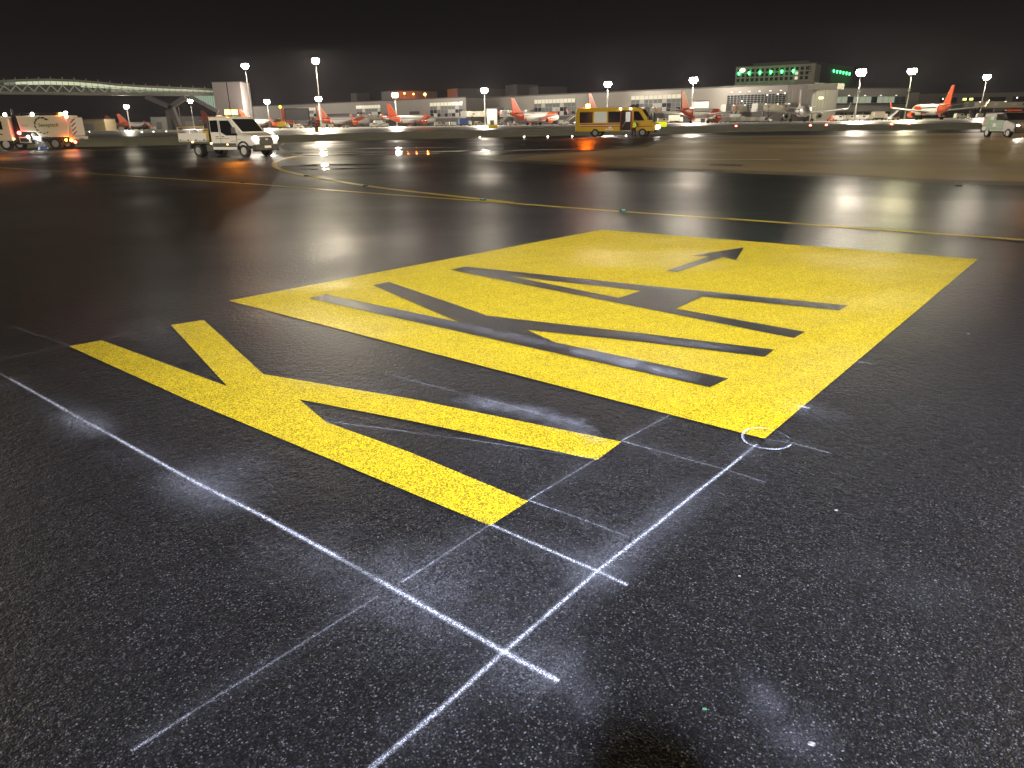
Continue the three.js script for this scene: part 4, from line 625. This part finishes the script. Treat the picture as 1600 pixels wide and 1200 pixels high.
  mesh('wall', [B(x1 - x0 - 0.4, h, 18, (x0 + x1) / 2 - 0.2, h / 2, -D3 - 9), B(x2 - x1 - 0.4, h, 18, (x1 + x2) / 2 + 0.2, h / 2, -D3 - 9)], M(0.46, 0.42, 0.44, 0.6), T);
  mesh('seam', B(0.9, h - 0.3, 16, x1, (h - 0.3) / 2, -D3 - 9), darkM, T); mesh('roof', B(x2 - x0 + 1, 0.5, 19, (x0 + x2) / 2, h + 0.25, -D3 - 9), roofM, T);
  mesh('plinth', B(x2 - x0 + 1.2, 4, 1, (x0 + x2) / 2, 2, -D3 + 0.5), plinth, T);
}
// dark screen by the second stand, airbridges
{
  const D = 455, x0 = atX(447, D), x1 = atX(484, D), y0 = atY(466, 188, D), y1 = atY(466, 170.5, D), t = thing('gate_screen', 'large dark grey screen in a thin frame behind a jet tail', 'screen');
  mesh('panel', B(x1 - x0, y1 - y0, 0.4, (x0 + x1) / 2, (y0 + y1) / 2, -D), M(0.12, 0.12, 0.13, 0.6), t);
  mesh('frame', [B(0.5, y1, 0.6, x0, y1 / 2, -D), B(0.5, y1, 0.6, x1, y1 / 2, -D), B(x1 - x0 + 0.5, 0.5, 0.6, (x0 + x1) / 2, y1 + 0.2, -D)], darkM, t);
  const b = thing('gate_beacon', 'round yellow lamp on a post beside the dark gate screen', 'lamp'), q = [atX(440.5, 455), atY(440.5, 167, 455), -455]; mesh('lamp_glass', new THREE.SphereGeometry(0.9, 14, 10).translate(...q), glow(1, 0.85, 0.1, 2), b); mesh('post', CY(0.15, 0.2, q[1] - 0.8, q[0], (q[1] - 0.8) / 2, q[2]), galvM, b);
}
function airbridge(label, px, D, len, turn) {
  const t = thing('airbridge', label, 'airbridge', [atX(px, D), 0, -D], turn);
  mesh('tunnel', [RB(len * 0.55, 2.8, 3.2, len * 0.27, 5.9, 0, 0.15), RB(len * 0.5, 2.4, 2.8, len * 0.72, 5.7, 0, 0.15)], cream, t);
  for (let i = 0; i < 6; i++) mesh('tunnel_panel', B(len * 0.06, 1.2, 0.1, len * (0.06 + i * 0.15), 6.0, i < 3 ? 1.64 : 1.45), i % 2 ? greyM : whiteM, t);
  mesh('rotunda', CY(2.6, 2.6, 4, len + 1, 5.6, 0, 24), greyM, t); mesh('cab', RB(3.2, 3.4, 3.8, -1.2, 5.8, 0, 0.2), greyM, t);
  mesh('drive_leg', [B(0.6, 4.6, 0.6, 3.4, 2.6, 1.4), B(0.6, 4.6, 0.6, 3.4, 2.6, -1.4), B(1.2, 0.8, 4, 3.4, 0.6, 0)], darkM, t); mesh('column', CY(0.8, 0.8, 3.8, len + 1, 1.9, 0), concreteM, t);
  for (const s of [0.1, 0.5, 0.9]) mesh('tunnel_light', B(0.5, 0.25, 0.15, len * s, 7.2, 1.7), stripLamp, t);
}
airbridge('cream airbridge reaching left from the gate house at the centre', 728, 415, 20, 0.1);
airbridge('cream airbridge between the fin of the central jet and the glazing', 790, 408, 12, 0.2);
airbridge('airbridge below the lit bay behind the left terminal jets', 555, 470, 18, 0.5);
airbridge('airbridge under the lit bay behind the yellow bus', 1010, 375, 22, 0.4);
airbridge('airbridge at the nose of the jet right of the bus', 1136, 345, 16, 0.4);
airbridge('airbridge in front of the long dark glazing', 1185, 325, 16, 0.4);
airbridge('airbridge beside the right-hand jet under the pier windows', 1512, 360, 30, 0.0);
{ const t = thing('gate_house', 'pale square gate house at the end of the central airbridge', 'gate house'), D = 410, x0 = atX(761, D), x1 = atX(777, D), h = atY(770, 170, D); mesh('wall', B(x1 - x0, h, 5, (x0 + x1) / 2, h / 2, -D), M(0.5, 0.5, 0.47, 0.6), t); mesh('roof', B(x1 - x0 + 0.4, 0.3, 5.4, (x0 + x1) / 2, h + 0.15, -D), roofM, t); mesh('door', B(2, 2.6, 0.1, (x0 + x1) / 2, 1.3, -D + 2.53), darkM, t);
  const u = thing('gate_sign', 'dark gate board with a white stroke beside the central gate house', 'gate sign'), e0 = atX(777.5, D), e1 = atX(787, D), y1 = atY(782, 168, D), y0 = atY(782, 188, D); mesh('panel', B(e1 - e0, y1 - y0, 0.4, (e0 + e1) / 2, (y0 + y1) / 2, -D), darkM, u); mesh('stroke', beam([e0 + 1.2, y1 - 2, -D + 0.25], [e1 - 0.6, y1 - 4.5, -D + 0.25], 0.6, 0.1), whiteM, u); mesh('post', B(0.3, y0, 0.3, (e0 + e1) / 2, y0 / 2, -D), galvM, u);
  const v = thing('gate_house', 'pale square gate house behind the jet right of the bus', 'gate house'), D2 = 352, a0 = atX(1082, D2), a1 = atX(1103, D2), h2 = atY(1092, 158.5, D2); mesh('wall', B(a1 - a0, h2, 5, (a0 + a1) / 2, h2 / 2, -D2), M(0.5, 0.5, 0.47, 0.6), v); mesh('roof', B(a1 - a0 + 0.4, 0.3, 5.4, (a0 + a1) / 2, h2 + 0.15, -D2), roofM, v); mesh('door', B(2, 2.6, 0.1, (a0 + a1) / 2 + 1, 1.3, -D2 + 2.53), darkM, v); }
{ const D = 318, p = [atX(1276, D), 0, -D], t = thing('lamp_post', 'leaning lamp post with a yellow-green light right of the nose-on jet', 'lamp post', p), h = atY(1276, 154, D); mesh('post', bar([0, 0, 0], [0.6, h, 0], 0.14), galvM, t); mesh('lamp_head', RB(1.8, 0.8, 0.8, 0.6, h + 0.2, 0, 0.2), glow(0.95, 1, 0.3, 4), t); }

const TIP_AT = [-17.2, 0, -46.2], TIP_TURN = -0.46, SWP_AT = [-41.7, 0, -68.6], BUS_AT = [12.3, 0, -84.6], BUS_TURN = -0.36, PERSON_AT = [13.4, 0, -80.2], VAN_AT = [39.9, 0, -60.0], VAN_TURN = -1.57;

// ------------------------------------------------------------------ signs and lights on the airfield
function groundSign(label, p, w, h, m) { const t = thing('airfield_sign', label, 'airfield sign', [p[0], 0, p[1]], 0); mesh('panel', RB(w, h, 0.25, 0, h / 2 + 0.35, 0, 0.03), m, t); mesh('foot', [-1, 1].map(s => CY(0.06, 0.06, 0.45, s * w * 0.35, 0.22, 0)), galvM, t); mesh('edge_trim', [B(w + 0.08, 0.06, 0.3, 0, h + 0.38, 0), B(w + 0.08, 0.06, 0.3, 0, 0.33, 0)], darkM, t); }
groundSign('bright fluorescent yellow sign panel just right of the bus', [30.15, -150], 2.7, 0.95, glow(0.95, 1, 0.02, 0.75));
groundSign('low yellow sign on the grass left of the bus', [-3.74, -185], 2.4, 0.7, glow(0.9, 0.6, 0.05, 0.3));
groundSign('small yellow sign on the grass below the tallest mast', [-37.92, -150], 0.8, 1.0, M(0.5, 0.35, 0.03, 0.5));
function edgeLight(label, p, m, group, s = 1) { const t = thing('taxiway_light', label, 'ground light', [p[0], 0, p[1]], 0, group); mesh('base', CY(0.12 * s, 0.16 * s, 0.12, 0, 0.06, 0), darkM, t); mesh('lamp_glass', new THREE.SphereGeometry(0.10 * s, 10, 8).translate(0, 0.2, 0), m, t); }
for (const [p, l] of [[[-3.02, -80.50], 'white ground light furthest left of the four in a row left of the bus'], [[1.71, -80.25], 'white ground light second in the row left of the bus'], [[4.21, -79.72], 'white ground light third in the row left of the bus'], [[6.79, -79.73], 'white ground light nearest the tail of the bus'], [[12.14, -77.40], 'white ground light at the feet of the person by the bus']]) edgeLight(l, p, whiteLamp, 'white ground lights along the taxiway edge', 0.65);
for (const [p, l] of [[[57.54, -143.54], 'red ground light below the nose-on jet'], [[61.83, -146.49], 'red ground light right of the nose-on jet'], [[73.04, -143.58], 'red ground light left of the right-hand jet engine'], [[77.22, -145.26], 'red ground light below the right-hand jet engine'], [[45.87, -151.72], 'dim red ground light below the row of dollies']]) edgeLight(l, p, redLamp, 'red ground lights along the far apron edge', 2.2);
for (const [p, l] of [[[-199.19, -359.89], 'white ground light just right of the sweeper truck'], [[-134.84, -278.41], 'white ground light under the far jets left of the bridge legs'], [[-132.55, -282.60], 'white ground light left of the tipper truck bed'], [[-124.35, -275.03], 'white ground light at the foot of the bridge legs']]) edgeLight(l, p, whiteLamp, 'white ground lights under the footbridge', 1.2);
const insetGlass = glow(0.1, 0.55, 0.35, 0.05);
for (const [p, l] of [[[-7.40, -26.97], 'inset light on the bent yellow line nearest the bend'], [[-4.29, -22.02], 'greenish inset light midway along the bent yellow line'], [[-0.62, -17.41], 'inset light where the two yellow lines meet'], [[2.32, -14.77], 'inset light on the joined yellow line right of centre'], [[11.71, -19.07], 'inset light alone on dark asphalt on the right'], [[-8.76, -24.33], 'tiny inset light on the straight line below the tipper truck']]) { const t = thing('inset_light', l, 'ground light', [p[0], 0, p[1]], 0, 'inset taxiway lights'); mesh('housing', CY(0.075, 0.09, 0.025, 0, 0.014, 0, 18), darkM, t); mesh('lamp_lens', B(0.06, 0.02, 0.03, 0, 0.034, 0.03), insetGlass, t); }

// ------------------------------------------------------------------ vehicles near the work
function roadWheel(t, x, z, r, w, dark) { const k = mesh('wheel', new THREE.CylinderGeometry(r, r, w, 28).rotateX(Math.PI / 2), rubberM, t); k.position.set(x, r, z); mesh('rim', [new THREE.CylinderGeometry(r * 0.6, r * 0.6, w + 0.01, 20).rotateX(Math.PI / 2), new THREE.CylinderGeometry(r * 0.2, r * 0.25, w + 0.07, 10).rotateX(Math.PI / 2)], dark ? greyM : M(0.5, 0.5, 0.5, 0.4), k); return k; }
const headM = glow(1, 0.93, 0.8, 40), beaconM = glow(1, 0.45, 0.04, 30), tailM = glow(1, 0.08, 0.05, 8), markM = glow(1, 0.62, 0.2, 10);
function world(t, v) { t.updateMatrixWorld(true); return t.localToWorld(new THREE.Vector3(...v)).toArray(); }
function headlights(t, pts, I, reach = 18, r = 0.13) {
  for (const p of pts) { mesh('headlight', new THREE.SphereGeometry(r, 12, 8).scale(0.6, 0.8, 1.2).translate(...p), headM, t); const q = [p[0] + 0.18, p[1], p[2]]; spotLamp(scene, 0xfff0d8, I, world(t, q), world(t, [p[0] + reach, -0.6, p[2]]), 38, 0.9, 4); }
}
{ // double-cab tipper
  const t = thing('tipper_truck', 'white double-cab tipper truck with an amber beacon on its roof', 'truck', TIP_AT, TIP_TURN);
  // cab side profile with bonnet
  const cab = prism([[-0.35, 0.62], [3.05, 0.62], [3.1, 1.0], [3.0, 1.18], [2.2, 1.36], [1.42, 2.14], [1.1, 2.26], [-0.35, 2.26]], 1.96, 0.07);
  mesh('cab', cab, whiteM, t);
  mesh('windscreen', beam([2.14, 1.42, 0], [1.45, 2.12, 0], 0.05, 1.66), glassDarkM, t);
  for (const s of [-1, 1]) {
    const z = s * 0.985;
    mesh('rear_door_window', RB(0.62, 0.66, 0.03, 0.05, 1.75, z, 0.012), glassDarkM, t);
    mesh('front_door_window', prism([[0.56, 1.40], [0.95, 1.22], [1.88, 1.22], [1.28, 2.06], [0.56, 2.06]], 0.03, 0.005, z), glassDarkM, t);
    mesh('door_seam', [B(0.025, 1.35, 0.02, 0.46, 1.4, z), B(0.025, 1.0, 0.02, 1.75, 1.1, z)], greyM, t);
    for (const x of [0.2, 0.68]) mesh('door_handle', RB(0.2, 0.04, 0.05, x, 1.16, z, 0.01), darkM, t);
    mesh('side_stripe', [B(1.1, 0.035, 0.012, 0.6, 1.05, z), B(0.35, 0.03, 0.012, 1.9, 1.0, z), B(0.4, 0.03, 0.012, 1.45, 0.9, z)], M(0.35, 0.2, 0.05, 0.5), t);
    mesh('mirror', [RB(0.14, 0.36, 0.22, 1.75, 1.5, s * 1.16, 0.04), B(0.05, 0.05, 0.2, 1.72, 1.36, s * 1.04)], blackTrimM, t);
    mesh('sill', B(2.0, 0.16, 0.05, 0.75, 0.50, s * 0.96), whiteM, t); mesh('side_trim', B(1.9, 0.14, 0.04, 0.7, 0.72, s * 0.985), blackTrimM, t);
    mesh('wheel_arch', new THREE.TorusGeometry(0.44, 0.06, 8, 20, Math.PI).translate(2.2, 0.42, s * 0.97), blackTrimM, t);
    roadWheel(t, 2.2, s * 0.86, 0.35, 0.24); roadWheel(t, -1.55, s * 0.80, 0.35, 0.42, true);
    mesh('marker_light', B(0.08, 0.06, 0.03, 1.0, 0.72, s * 1.02), markM, t); mesh('marker_light', B(0.1, 0.08, 0.03, -0.42, 0.78, s * 0.95), markM, t); mesh('marker_light', B(0.1, 0.08, 0.03, -1.9, 0.86, s * 1.02), markM, t);
  }
  mesh('grille', [RB(0.08, 0.42, 1.06, 3.10, 0.90, 0, 0.03)], blackTrimM, t); mesh('badge', RB(0.03, 0.08, 0.2, 3.15, 0.98, 0, 0.01), steelM, t);
  mesh('bumper', RB(0.3, 0.40, 1.96, 3.02, 0.52, 0, 0.08), blackTrimM, t); mesh('number_plate', B(0.02, 0.13, 0.52, 3.19, 0.56, 0), M(0.75, 0.75, 0.66, 0.5), t);
  mesh('chassis', [B(5.6, 0.2, 0.8, -0.2, 0.55, 0), B(0.3, 0.25, 1.5, -2.6, 0.6, 0), B(0.6, 0.35, 0.4, -0.6, 0.5, 0.7)], darkM, t);
  mesh('bulkhead', B(0.08, 1.5, 1.9, -0.48, 1.55, 0), darkM, t);
  mesh('bed_floor', B(2.5, 0.1, 2.0, -1.85, 0.92, 0), galvM, t);
  for (const s of [-1, 1]) { mesh('bed_side', B(2.4, 0.42, 0.05, -1.85, 1.16, s * 1.02), whiteM, t); mesh('bed_post', [0, 1, 2, 3].map(i => B(0.05, 0.1, 0.03, -2.9 + i * 0.68, 0.98, s * 1.055)), darkM, t); }
  mesh('tailgate', B(0.05, 0.42, 2.0, -3.07, 1.16, 0), whiteM, t);
  mesh('bed_rail', [bar([-3.05, 0.95, 1.0], [-3.05, 1.75, 1.0], 0.03), bar([-3.05, 0.95, -1.0], [-3.05, 1.75, -1.0], 0.03), bar([-3.05, 1.72, -1], [-3.05, 1.72, 1], 0.03), bar([-3.05, 1.5, -1], [-0.5, 1.5, -1], 0.025)], M(0.4, 0.4, 0.2, 0.5), t);
  mesh('roof_rack', [B(0.1, 0.06, 1.6, 0.2, 2.32, 0), B(1.3, 0.03, 1.5, 0.75, 2.30, 0)], whiteM, t);
  headlights(t, [[3.06, 1.03, -0.80], [3.06, 1.03, 0.80]], 120, 18, 0.18);
  const b = mesh('beacon_base', RB(0.7, 0.08, 0.9, 0.62, 2.36, 0, 0.03), darkM, t); mesh('beacon_lamp', [new THREE.CylinderGeometry(0.15, 0.16, 0.26, 14).translate(0.62, 2.52, -0.25), new THREE.CylinderGeometry(0.15, 0.16, 0.26, 14).translate(0.62, 2.52, 0.3)], beaconM, b);
  pointLamp(0xff8a1c, 24, world(t, [0.62, 2.75, 0.05]), 6);
  // loads standing in the bed are things of their own
  const L = [[-2.6, 0.2, 'white drum'], [-2.1, -0.4, 'grey drum'], [-1.2, 0.5, 'yellow tub']];
  for (const [i, [x, z, n]] of L.entries()) { const o = thing(i < 2 ? 'paint_drum' : 'paint_tub', n + ' of paint standing in the bed of the tipper truck', i < 2 ? 'drum' : 'tub', world(t, [x, 0.97, z])); mesh('drum', new THREE.LatheGeometry([[0, 0], [0.24, 0], [0.25, 0.04], [0.24, 0.2], [0.255, 0.22], [0.24, 0.24], [0.24, 0.5], [0.25, 0.52], [0.22, 0.54], [0, 0.54]].map(p => new THREE.Vector2(...p)), 18), [M(0.6, 0.6, 0.58, 0.5), greyM, yellowM][i], o); mesh('lid', CY(0.2, 0.2, 0.03, 0, 0.555, 0), darkM, o); }
}
{ // sweeper truck, heading left
  const t = thing('sweeper_truck', 'white road sweeper truck with leaf emblem and many lamps', 'truck', SWP_AT, Math.PI + 0.05);
  // forward is +x locally, so on the picture it runs to the left; the near side is local -z
  const bodyM = M(0.66, 0.60, 0.44, 0.45, { clearcoat: 0.3 });
  mesh('cab', prism([[2.55, 0.75], [4.55, 0.75], [4.6, 1.5], [4.35, 2.72], [4.1, 2.85], [2.75, 2.85], [2.55, 2.7]], 2.4, 0.08), bodyM, t);
  mesh('windscreen', beam([4.6, 1.6, 0], [4.38, 2.6, 0], 0.05, 2.1), glassDarkM, t);
  for (const s of [-1, 1]) { mesh('side_window', prism([[3.2, 1.75], [4.3, 1.75], [4.22, 2.55], [3.35, 2.55], [3.2, 2.4]], 0.04, 0.005, s * 1.2), glassDarkM, t); mesh('door_handle', RB(0.25, 0.1, 0.05, 3.45, 1.35, s * 1.21, 0.02), darkM, t); mesh('mud_guard', new THREE.TorusGeometry(0.62, 0.09, 8, 20, Math.PI).translate(3.25, 0.52, s * 1.1), darkM, t); roadWheel(t, 3.25, s * 1.02, 0.5, 0.34); roadWheel(t, -1.05, s * 0.98, 0.5, 0.5, true); mesh('mud_guard', new THREE.TorusGeometry(0.64, 0.07, 8, 20, Math.PI).translate(-1.05, 0.55, s * 1.05), darkM, t); }
  mesh('chassis', [B(6.9, 0.25, 0.9, 0.6, 0.8, 0), B(0.9, 0.5, 2.2, 2.2, 0.72, 0)], darkM, t);
  mesh('exhaust_stack', [RB(0.4, 1.9, 1.9, 2.25, 1.9, 0, 0.08), CY(0.09, 0.09, 0.7, 2.3, 3.1, -0.8), B(0.35, 0.9, 0.2, 2.1, 2.5, -1.0)], darkM, t);
  mesh('hopper', prism([[-2.35, 1.05], [-2.55, 2.2], [-2.25, 2.86], [1.85, 2.86], [1.72, 1.55], [0.45, 1.50], [0.15, 1.05]], 2.4, 0.07), bodyM, t);
  const band = new THREE.PlaneGeometry(1.95, 0.5); mesh('lettering', band.rotateY(Math.PI).translate(-0.80, 2.06, -1.222), M(1, 1, 1, 0.5, { map: canvasTex(1024, 216, (c, w, h) => { c.fillStyle = '#d3c9a6'; c.fillRect(0, 0, w, h); c.fillStyle = '#171410'; c.font = 'bold 176px sans-serif'; c.textBaseline = 'middle'; c.textAlign = 'center'; c.fillText('Sweeptech', w / 2, h * 0.5, w * 0.96); }) }), t);
  for (let i = 0; i < 10; i++) { // leaves in an open ring: large at the top, small at the foot
    const a = (125 - i * 27) * Math.PI / 180, cx = -0.30, cy = 2.03, R = 0.66, k = 1.25 - i * 0.06, s = new THREE.Shape(); s.moveTo(-0.15, 0); s.quadraticCurveTo(0, 0.13, 0.2, 0.02); s.quadraticCurveTo(0.03, -0.12, -0.15, 0);
    mesh('leaf_emblem', new THREE.ExtrudeGeometry(s, { depth: 0.01, bevelEnabled: false }).scale(k, k, 1).rotateZ(a + 1.2).translate(cx + R * Math.cos(a), cy + R * Math.sin(a), -1.232), darkM, t); }
  mesh('text_plate', [B(0.6, 0.03, 0.01, 1.25, 2.1, -1.215), B(0.5, 0.03, 0.01, 1.25, 1.98, -1.215), B(1.1, 0.03, 0.01, -0.85, 1.82, -1.215)], greyM, t);
  mesh('tool_box', [RB(0.9, 0.5, 0.3, 1.55, 0.85, -1.05, 0.03)], M(0.5, 0.47, 0.38, 0.5), t); mesh('tool_box_panel', B(0.7, 0.3, 0.02, 1.55, 0.85, -1.21), darkM, t);
  mesh('suction_gear', [bar([0.9, 1.4, -0.9], [0.5, 0.3, -1.0], 0.16), bar([0.3, 1.3, -0.9], [0.2, 0.35, -1.05], 0.1), B(0.8, 0.25, 0.5, 0.35, 0.4, -0.95), bar([0.9, 0.9, -1.1], [-0.1, 0.6, -1.1], 0.06)], steelM, t);
  mesh('brush', new THREE.CylinderGeometry(0.34, 0.42, 0.24, 20).translate(0.15, 0.14, -1.12), blueM, t);
  mesh('rear_door', [RB(0.25, 1.6, 2.3, -2.55, 1.9, 0, 0.06), B(0.5, 0.25, 2.3, -2.6, 0.95, 0)], M(0.5, 0.42, 0.36, 0.5), t);
  mesh('chevron_panel', [0, 1, 2, 3].map(i => beam([-2.72, 1.2 + i * 0.35, -1.1], [-2.72, 1.5 + i * 0.35, -0.4], 0.14, 0.03)), redM, t);
  mesh('roof_rail', [bar([1.6, 3.05, -1], [-1.6, 3.05, -1], 0.03), bar([-1.6, 2.85, -1], [-1.7, 3.1, -1], 0.03), bar([1.6, 2.85, -1], [1.6, 3.05, -1], 0.03)], darkM, t);
  headlights(t, [[4.55, 0.72, -0.95], [4.55, 0.72, 0.95]], 150, 18, 0.2);
  const lampAt = (p, m, col, I, r = 0.11, nm = 'work_lamp') => { mesh(nm, new THREE.SphereGeometry(r, 10, 8).translate(...p), m, t); if (I) pointLamp(col, I * 0.08, world(t, [p[0], p[1] + 0.05, p[2] - 0.25]), 5); };
  lampAt([4.0, 2.98, -0.4], beaconM, 0xff7a14, 90, 0.2, 'beacon_lamp'); lampAt([2.9, 3.0, -0.9], whiteLamp, 0xffffff, 0, 0.14); lampAt([0.55, 3.0, -0.9], whiteLamp, 0xffffff, 20, 0.14); lampAt([-2.3, 3.05, -0.8], whiteLamp, 0xffffff, 30, 0.15); lampAt([-1.95, 2.95, -0.95], beaconM, 0xff7a14, 40, 0.16, 'beacon_lamp');
  lampAt([-2.5, 2.7, -1.1], redLamp, 0xff3020, 12, 0.12, 'rear_lamp'); lampAt([1.9, 1.45, -1.15], redLamp, 0xff2040, 20, 0.15, 'rear_lamp'); lampAt([1.15, 1.12, -1.25], whiteLamp, 0xe8f2ff, 5, 0.11); lampAt([0.4, 1.02, -1.25], whiteLamp, 0xe8f2ff, 5, 0.11); lampAt([2.45, 0.95, -1.2], markM, 0xffc060, 0, 0.08, 'marker_lamp');
  lampAt([-2.0, 0.8, -1.1], beaconM, 0xff7a14, 15, 0.1, 'rear_lamp'); lampAt([-2.45, 0.75, -1.1], beaconM, 0xff6a10, 30, 0.12, 'rear_lamp'); lampAt([-2.6, 0.6, -0.8], redLamp, 0xff3a10, 30, 0.12, 'rear_lamp');
}
{ // yellow bus
  const t = thing('airport_bus', 'yellow minibus with its side door open beside the grass', 'bus', BUS_AT, BUS_TURN), yM = M(0.62, 0.40, 0.02, 0.35, { clearcoat: 0.5 });
  mesh('body', prism([[-4.6, 0.55], [4.35, 0.55], [4.5, 1.3], [3.75, 1.55], [2.75, 2.85], [2.0, 3.05], [-4.45, 3.05], [-4.65, 2.2]], 2.3, 0.08), yM, t);
  mesh('windscreen', beam([3.66, 1.66, 0], [2.83, 2.76, 0], 0.06, 2.0), M(0.03, 0.03, 0.03, 0.06), t);
  for (const s of [-1, 1]) {
    const z = s * 1.155;
    for (const [a, b, m] of [[-4.1, -2.6, windowDarkM], [-2.45, -1.0, glow(0.5, 0.5, 0.45, 0.25)], [-0.85, 0.5, windowDarkM]]) mesh('side_window', RB(b - a, 1.15, 0.04, (a + b) / 2, 2.05, z, 0.015), m, t);
    mesh('cab_window', prism([[2.0, 1.65], [3.2, 1.65], [2.5, 2.6], [2.0, 2.6]], 0.04, 0.005, z), windowDarkM, t);
    mesh('stripe', [B(4.6, 0.10, 0.015, -1.75, 1.32, z), B(4.6, 0.08, 0.015, -1.75, 1.1, z), B(1.6, 0.08, 0.015, 3.2, 1.05, z)], redM, t); mesh('pale_stripe', B(4.6, 0.08, 0.015, -1.75, 1.21, z), cream, t);
    mesh('crest', [B(0.35, 0.18, 0.015, -0.6, 0.98, z), B(0.9, 0.10, 0.015, -0.7, 0.78, z)], whiteM, t);
    mesh('wheel_arch', new THREE.CylinderGeometry(0.56, 0.56, 0.03, 24, 1, false, -Math.PI / 2, Math.PI).rotateX(s > 0 ? Math.PI / 2 : Math.PI / 2).translate(-2.3, 0.55, z), blackTrimM, t);
    roadWheel(t, -2.3, s * 1.03, 0.42, 0.28, true); roadWheel(t, 3.0, s * 1.03, 0.42, 0.28, true);
    for (const x of [0.5, 1.6]) mesh('marker_lamp', new THREE.SphereGeometry(0.1, 10, 8).translate(x, 2.88, z), whiteLamp, t);
  }
  mesh('door_opening', B(1.15, 2.1, 0.05, 1.2, 1.68, 1.14), darkM, t); mesh('door', [B(0.05, 2.05, 0.6, 0.65, 1.68, 1.4), B(0.05, 2.05, 0.6, 1.78, 1.68, 1.4)], M(0.3, 0.05, 0.03, 0.5), t); mesh('door_step', B(1.0, 0.08, 0.35, 1.2, 0.62, 1.3), steelM, t); mesh('grab_rail', bar([0.8, 1.0, 1.3], [1.2, 1.8, 1.25], 0.03), M(0.7, 0.4, 0.1, 0.4), t);
  mesh('interior_window', B(0.5, 1.0, 0.03, 1.35, 2.05, 1.18), glow(0.7, 0.75, 0.75, 0.4), t);
  mesh('bumper', RB(0.3, 0.35, 2.25, 4.4, 0.6, 0, 0.08), blackTrimM, t); mesh('roof_hatch', [RB(0.6, 0.15, 0.8, 1.6, 3.12, 0, 0.05), RB(0.3, 0.2, 0.4, 2.1, 3.14, 0.3, 0.05)], darkM, t);
  mesh('mirror', [RB(0.12, 0.4, 0.25, 3.6, 1.9, 1.4, 0.03), RB(0.12, 0.4, 0.25, 3.6, 1.9, -1.4, 0.03)], blackTrimM, t);
  headlights(t, [[4.42, 0.95, -0.8], [4.42, 0.95, 0.8]], 650, 22, 0.27);
  mesh('beacon_lamp', new THREE.CylinderGeometry(0.22, 0.25, 0.36, 14).translate(-3.4, 3.26, 0.3), beaconM, t); pointLamp(0xff6a10, 80, world(t, [-3.4, 3.6, 0.6]), 8);
}
person('person in a yellow hi-vis vest leaning into the open cab of the bus', PERSON_AT, -2.2 + Math.PI, { res: 56, lean: 0.08, step: 0.14, elbows: [[0.2, 1.22, -0.28], [0.24, 1.24, 0.26]], wrists: [[0.42, 1.22, -0.2], [0.46, 1.28, 0.2]], vest: true });
{ // green and white van on the right edge, nose towards the viewer
  const t = thing('airfield_van', 'small van with green reflective blocks and bright headlights', 'van', VAN_AT, VAN_TURN), silver = M(0.22, 0.21, 0.20, 0.35, { metal: 0.1, clearcoat: 0.5 });
  mesh('body', prism([[-2.0, 0.42], [1.95, 0.42], [2.1, 0.8], [2.0, 1.08], [1.1, 1.28], [0.45, 1.82], [0.1, 1.9], [-1.85, 1.86], [-2.05, 1.2]], 1.75, 0.08), silver, t);
  mesh('windscreen', beam([1.14, 1.34, 0], [0.5, 1.80, 0], 0.05, 1.5), glassDarkM, t);
  for (const s of [-1, 1]) {
    const z = s * 0.885;
    mesh('side_window', prism([[-0.35, 1.28], [0.95, 1.28], [0.42, 1.74], [-0.35, 1.74]], 0.03, 0.004, z), glassDarkM, t);
    const gM = M(0.035, 0.18, 0.05, 0.3, { clearcoat: 0.5 }), wM = M(0.5, 0.54, 0.48, 0.3);
    for (let i = 0; i < 6; i++) for (let j = 0; j < 4; j++) mesh('reflective_block', B(0.40, 0.24, 0.012, -1.7 + i * 0.42, 0.66 + j * 0.26, z), (i * 2 + j) % 7 ? gM : wM, t);
    mesh('sill_marks', Array.from({ length: 7 }, (_, i) => B(0.16, 0.07, 0.012, -0.75 + i * 0.27, 0.50, z)), wM, t);
    roadWheel(t, -1.25, s * 0.78, 0.33, 0.22); roadWheel(t, 1.35, s * 0.78, 0.33, 0.22); mesh('mirror', RB(0.1, 0.18, 0.22, 0.95, 1.34, s * 1.02, 0.03), blackTrimM, t);
  }
  mesh('rear_lamp_cluster', [-1, 1].map(s => B(0.06, 0.5, 0.14, -2.04, 1.2, s * 0.78)), tailM, t); mesh('bumper', [RB(0.25, 0.3, 1.75, 2.05, 0.5, 0, 0.06), RB(0.2, 0.3, 1.75, -2.05, 0.5, 0, 0.06)], blackTrimM, t);
  mesh('roof_rack', [RB(0.35, 0.3, 1.1, -1.4, 2.05, 0, 0.05), bar([-1.5, 2.1, 0.6], [0.1, 2.1, 0.6], 0.03), bar([-1.5, 2.1, -0.6], [0.1, 2.1, -0.6], 0.03)], darkM, t); mesh('light_bar', RB(0.25, 0.14, 1.2, 0.15, 2.0, 0, 0.04), M(0.4, 0.06, 0.03, 0.3), t);
  headlights(t, [[2.02, 0.86, -0.66], [2.02, 0.86, 0.66]], 200, 14); mesh('beacon_lamp', new THREE.SphereGeometry(0.12, 10, 8).translate(2.0, 0.95, -0.9), beaconM, t); pointLamp(0xff8a30, 12, world(t, [2.2, 1.0, -1.2]), 5);
}

renderer.render(scene, camera);
